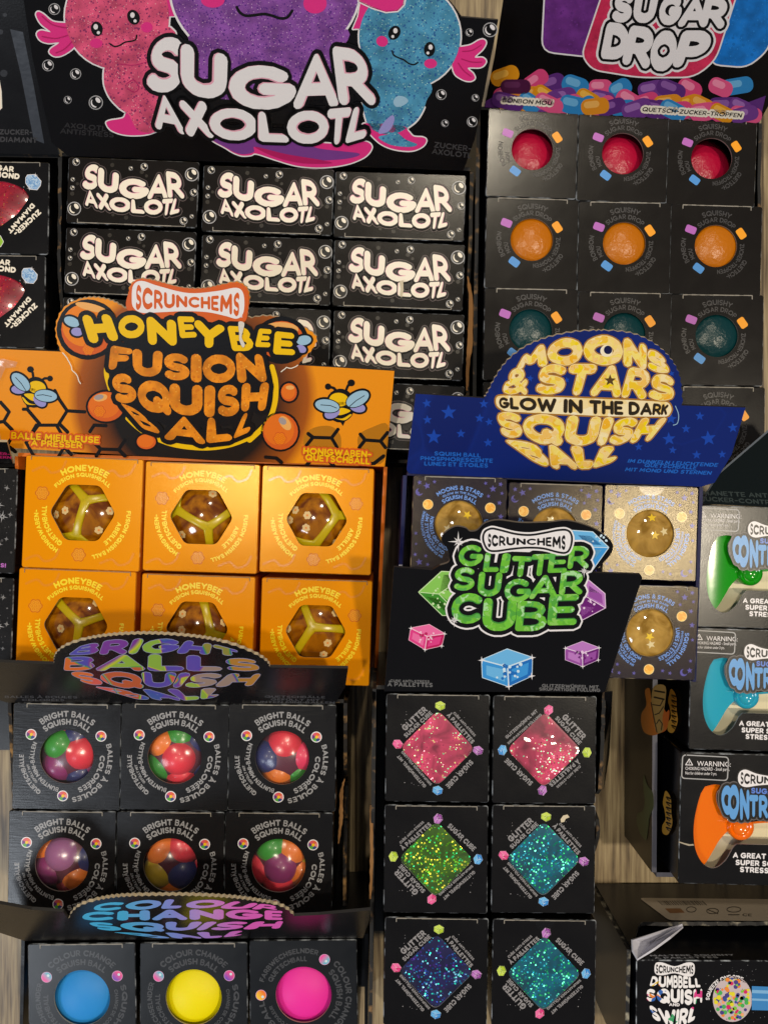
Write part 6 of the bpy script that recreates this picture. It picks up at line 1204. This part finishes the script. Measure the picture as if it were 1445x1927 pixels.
# ================================================================== DUMBBELL BOX (bottom right)
def build_dumbbell():
    root = carton('display_carton', 1400, 1860, 'glossy black open carton with a torn front flap at the bottom right', 'display carton'); off = root.location
    gl = M('gloss_black_board', '#0a0c12', .3, spec=.35, bump=.05, bscale=60)
    make_tray(root, [(1187, 1789), (1760, 1789), (1760, 2020), (1187, 2020)], .082, rough_top(.081, .076, 6), None, None, [.081, .077, .071, .064, .058]+rough_top(.054, .053, 55, .0005, 42), gl, M_edge('pale_torn_edge', '#15151a', '#9a9484', .5, .6))
    Yb = at(1187, 1789, .082).y+.0024
    def bp(px, py, h):
        d = Vector(((px-CX)/FPX, -(py-CY)/FPX, -1.0)); t = Yb/d.y; return Vector((0, 0, DCAM))+d*t+Vector((0, h+.00015, 0))
    a = Art(bp); lab = M('pale_sticker', '#b9ab9a', .4)
    a.add([rpoly([(1202, 1690), (1500, 1693), (1500, 1734), (1258, 1732)], 8)], lab, 0)
    r = random.Random(2); x = 1236
    while x < 1322:
        wd = r.choice((1, 1.5, 2.4)); t0 = .0; a.add([[(x, 1695.5), (x+wd, 1695.5), (x+wd+9, 1704), (x+9, 1704)]], ink_black, 1); x += wd+r.choice((1.2, 2))
    a.add([rpoly([(1250, 1710), (1280, 1710), (1288, 1718), (1260, 1719)], 2)], M('ink_rust', '#8a5a30', .4), 1)
    for cx, cy, rx in ((1340, 1715, 11), (1380, 1712, 13), (1300, 1712, 9)): e = ell(cx, cy, rx, 5); a.add(stroke(e+[e[0]], .8, 6), ink_black, 1)
    a.add(t_line('CE', 1396, 1722, 1414, 1722.5, 5, .1), ink_black, 1); a.add(stroke([(1330, 1712), (1350, 1720)], .8, 6)+stroke([(1370, 1722), (1390, 1722)], 1, 6), ink_black, 1)
    link('sticker', a.mesh('sticker', off), root)
    # torn flap: folded white-lined corner
    bm = bmesh.new(); P = [at(1187, 1768, .080), at(1240, 1752, .076), at(1282, 1738, .066), at(1285, 1746, .068), at(1262, 1766, .082), at(1232, 1788, .087), at(1198, 1808, .088), at(1188, 1790, .084)]
    C = at(1222, 1776, .070); v = [bm.verts.new(p-off) for p in P]; c = bm.verts.new(C-off)
    for i in range(len(v)): bm.faces.new([v[i], v[(i+1) % len(v)], c])
    o = link('torn_flap', bm_mesh('torn_flap', bm, M('white_lined_board', '#C9C9D6', .6, bump=.5, bscale=300)), root)
    md = o.modifiers.new('thick', 'SOLIDIFY'); md.thickness = .0012
    w, h = 440, 240; cx, cy = 1196+w/2, 1808+h/2; A = lambda p: [(x-cx, y-cy) for x, y in p]; art = local_art(ZA)
    bow = A(cat([(1230, 1824), (1233, 1813), (1245, 1812), (1268, 1819), (1290, 1812), (1303, 1813), (1306, 1824), (1303, 1836), (1290, 1838), (1268, 1832), (1246, 1836), (1233, 1834)], 4)); art.add([bow], ink_white, 1)
    art.add(t_env('SCRUNCHEMS', A([(1233, 1815), (1250, 1818), (1268, 1821), (1286, 1818), (1303, 1816)]), A([(1233, 1833), (1250, 1832), (1268, 1830), (1286, 1832), (1303, 1834)]), .12, .1), ink_black, 2)
    conf = M_patches('ink_white_confetti', ['#F2F0F4']*8+['#E8C22E']+['#F2F0F4']*4+['#2F62B4']+['#F2F0F4']*4+['#D8408A']+['#F2F0F4']*3+['#3FA06A']+['#F2F0F4']*3+['#E88A3A']+['#F2F0F4']*3, 10, False)
    ps = t_env('DUMBBELL', A([(1226, 1838), (1250, 1837), (1270, 1836), (1290, 1838), (1314, 1842)]), A([(1221, 1856), (1250, 1859), (1270, 1860), (1290, 1860), (1317, 1858)]), .14, .06)+t_env('SQUISH', A([(1216, 1862), (1245, 1861), (1270, 1861), (1295, 1862), (1320, 1861)]), A([(1215, 1884), (1245, 1889), (1270, 1888), (1295, 1892), (1320, 1887)]), .15, .06)+t_env('SWIRL', A([(1219, 1891), (1240, 1898), (1268, 1900), (1290, 1897), (1314, 1893)]), A([(1228, 1918), (1250, 1928), (1268, 1932), (1285, 1930), (1305, 1920)]), .15, .06)
    art.add(ps, conf, 1); art.add(t_line('AND', *A([(1258, 1891)])[0], *A([(1278, 1891.5)])[0], 6, .14), ink_white, 1)
    art.add(t_arc('SQUEEZE ONE SIDE...', *A([(1376, 1884)])[0], 42, 7.5, -88, 36, .13), ink_white, 1)
    art.add([grow(p, 0) for p in [A(ell(1377, 1880, 37, 43, 0, 40))]], M('ink_bead_haze', '#C9B9BE', .34), 1)
    bc = [M('ink_bead_%s' % n, c, .34) for n, c in (('magenta', '#D6256C'), ('blue', '#3B4FA0'), ('lime', '#7FCB3A'), ('orange', '#EE8A3C'), ('yellow', '#E6DA2E'), ('green', '#49B05A'), ('indigo', '#4A3F8A'), ('peach', '#F2A877'))]
    r = random.Random(8)
    for i in range(110):
        an, rad = r.uniform(0, 6.28), r.random()**.5; x, y = 1377+rad*33*math.cos(an), 1880+rad*39*math.sin(an)
        if y < 1862 and abs(x-1382) > 20: continue
        art.add([A(ell(x, y, r.uniform(2.2, 4.4), n=10))], bc[r.randrange(8)], 2+i % 6)
    art.add([A([(1413, 1855), (1560, 1860), (1560, 1903), (1413, 1900)])], M('ink_handle_blue', '#3F86C8', .3), 9); art.add([A([(1413, 1862), (1560, 1867), (1560, 1873), (1413, 1868)]), A([(1413, 1878), (1560, 1883), (1560, 1887), (1413, 1882)])], M('ink_handle_sky', '#7FB4E2', .3), 10)
    r2 = random.Random(6); art.add([A(ell(r2.uniform(1325, 1440), r2.uniform(1815, 1925), r2.uniform(.4, .9), n=6)) for _ in range(60)], M('ink_dust', '#6b6b70', .34), 1)
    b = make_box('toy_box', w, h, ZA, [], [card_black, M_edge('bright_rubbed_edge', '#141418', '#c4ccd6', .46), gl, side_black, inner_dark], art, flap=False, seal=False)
    place(b, cx, cy, .3, ZA); tag(b, 'black box with white bubble lettering and a printed dumbbell full of beads', 'toy box')
    yb = at(cx, 1807, ZA).y+.0002
    def tp(px, py, hh):
        d = Vector(((px-CX)/FPX, -(py-CY)/FPX, -1.0)); t = yb/d.y; return Vector((0, 0, DCAM))+d*t+Vector((0, hh+.0004, 0))
    a2 = Art(tp); a2.add(t_line('MALTERE SQUISHY', 1222, 1799.5, 1380, 1798, 3, .12, skew=-1.2)+t_line('À PAILLETTES', 1230, 1804, 1350, 1802.5, 3, .12, skew=-1.2), ink_grey, 0)
    me = a2.mesh('side_lettering'); inv = Matrix.LocRotScale(b.location, b.rotation_euler, b.scale).inverted(); me.transform(inv); link('side_lettering', me, b.children[0])
build_dumbbell()

# ================================================================== LEFT EDGE: DIAMOND CARTON AND STAR CARTON
def build_diamond():
    root = carton('display_carton', 10, 480, 'black carton cut off by the upper left edge of the photo'); off = root.location
    make_tray(root, [(-110, 286), (104, 290), (92, 668), (-122, 668)], ZA, None, rough_top(.079, .06, 30, .001, 51, [(.5, .06, .012)]), None, rough_top(.078, .078, 4), M('black_tray_board', '#0b0b0d'), MATS['torn_tray_edge'])
    pl = Plane((-60, 286, ZA), (98, 288, ZA), (20, 40, .132))
    hc = slab(pl, [(-90, 287), (-110, -60), (44, -60), (62, 40), (84, 160), (98, 240), (112, 291)], .0016, [card_black, M('grey_blue_board_edge', '#59606a', .5)], 'header_card', off, root)
    t = Art(pl); t.add(t_line('ZUCKER-', 0, 248, 62, 249, 10.5, .13), ink_dim2, 1); t.add(t_line('DIAMANT', 1, 262, 71, 264, 10.5, .13), ink_dim2, 1)
    t.add([[(-30, 150), (0, 150), (4, 172), (5, 203), (-2, 210), (-30, 214)]], ink_cream, 1); t.add([[(20, 55), (44, 60), (64, 160), (84, 270), (64, 262), (40, 140)]], M('grey_strip_card', '#333842', .4, bump=.6, bscale=200), 1); t.add([ell(8, 138, 7, n=14), ell(2, 60, 5, n=12), ell(10, 28, 4, n=12)], M('ink_faint_dot', '#26272c', .34), 1); t.build('lettering', hc, off)  # flat strip of lighter grey down the right of this header card
    w, h = 176, 174; art = local_art(ZA); C = (4.5, 391); A = lambda p: [(x-C[0], y-C[1]) for x, y in p]
    gemw = A(cat([(-46, 368), (-30, 352), (-2, 341), (28, 347), (46, 357), (55, 369)], 4, False)+[(50, 380), (34, 402), (2, 426), (-24, 402), (-42, 380)])
    for s_, x0, y0, x1, y1, hh in (('SUGAR', -28, 313.5, 26, 318.5, 11), ('DIAMOND', -36, 325, 37, 332, 11)): art.add(t_line(s_, *A([(x0, y0)])[0], *A([(x1, y1)])[0], hh, .15), ink_cream, 1)
    art.add(t_line('ZUCKER-', *A([(76, 396)])[0], *A([(29, 441)])[0], 10.5, .15), ink_cream, 1); art.add(t_line('DIAMANT', *A([(64, 384)])[0], *A([(18, 437)])[0], 9.5, .15), ink_cream, 1)
    ice = A([(49, 334), (52, 329), (66, 328), (77, 340), (76, 348), (70, 356), (57, 355), (49, 344)]); art.add([grow(hull(ice), 1)], ink_white, 1); art.add([ice], M_patches('ink_ice', ['#8FB4DC', '#B9D2EC', '#6F9CD0'], 18), 2); sparkle(art, *A([(67, 329)])[0], 5, 3); sparkle(art, *A([(56, 354)])[0], 5, 3)
    gr_ = A([(-10, 442), (2, 444), (8, 455), (3, 464), (-12, 466)]); art.add([grow(hull(gr_), 1)], ink_white, 1); art.add([gr_], ink_lime, 2)
    rs = random.Random(12); art.add([ell(rs.uniform(-50, 50), rs.uniform(-45, 45), rs.uniform(.5, 1.6), n=8) for _ in range(26)], M('ink_dust', '#6b6b70', .34), 1)
    proto = make_box('toy_box', w, h, ZA, [gemw], [card_black, edge_black, side_black, M('ink_rose_edge', '#8c5060', .4), inner_dark], art, seal=False, frac=.8)
    gm = M_glitter('red_glitter_gel', '#A01230', ['#E0354A', '#F0503A', '#C81E3C', '#F0A060', '#E8486A', '#B01838'], 1000, .38); bmm = sphere(.027, (0, 0, 0), 48, (1, .95, .5)); gmesh = bm_mesh('squish_gem', bmm, gm, True)
    for i, (x, y, n) in enumerate(((4.5, 391, 'upper'), (-2.5, 567, 'lower'))):
        o = proto if i == 0 else copy_tree(proto); place(o, x, y, .8, ZA); tag(o, 'black box at the left edge with a red gem window, %s of the pair' % n, 'toy box', 'black boxes with red gem windows')
        P = at(x-2, y-8, ZA); b = link('squish_gem', gmesh); b.location = (P.x, P.y, ZA-.0125); tag(b, 'red glitter gem in the %s box at the left edge' % n, 'squish toy', 'red glitter gems')
build_diamond()
def build_star():
    root = carton('display_carton', -40, 1150, 'black carton with pink lettering, mostly beyond the left edge beside the orange boxes'); off = root.location
    make_tray(root, [(-140, 876), (38, 876), (16, 1488), (-160, 1488)], ZA, None, rough_top(.070, .060, 20, .001, 61), None, rough_top(.07, .07, 4), M('black_tray_board', '#0b0b0d'), M('black_tray_board', '#0b0b0d'))
    pl = Plane((-40, 874, ZA), (24, 873, ZA), (0, 840, .098)); hc = slab(pl, [(-90, 874), (-90, 830), (14, 832), (25, 873)], .0016, [card_black, board_edge], 'header_card', off, root)
    t = Art(pl); t.add(t_line('ER-', 0, 853, 20, 855, 5, .13), ink_dmag, 1); t.add(t_line('ERN', 0, 860, 22, 861, 5, .13), ink_dmag, 1); t.build('lettering', hc, off)
    w, h = 180, 198; art = local_art(ZA); rs = random.Random(31)
    for x, y, r in ((71, -62, 6), (56, -30, 12), (64, -8, 12), (79, -12, 6), (73, 34, 5), (60, 44, 7), (79, -42, 2.5), (50, 10, 7), (30, -50, 9)): art.add([star(x, y, r, 10, .14, 4)], ink_grey, 1); art.add([star(x, y, r*.6, 55, .2, 4)], ink_grey, 1)
    art.add([ell(rs.uniform(30, 84), rs.uniform(-80, 60), rs.uniform(.8, 2.6), n=8) for _ in range(22)], ink_dim2, 1); art.add(t_line('BALLS!', 32, 82, 74, 84, 8, .14), ink_orchid, 2)
    proto = make_box('toy_box', w, h, ZA, [], [card_black, edge_black, side_black, side_black, inner_dark], art, seal=False)
    for i, (x, y, n) in enumerate(((-59, 978, 'upper black star print box at the left edge with pink word end'), (-66, 1184, 'lower black star print box at the left edge, above the rainbow lettered card'))):
        o = proto if i == 0 else copy_tree(proto); place(o, x, y, 1.8, ZA); tag(o, n, 'toy box', 'black boxes with printed white stars')
build_star()
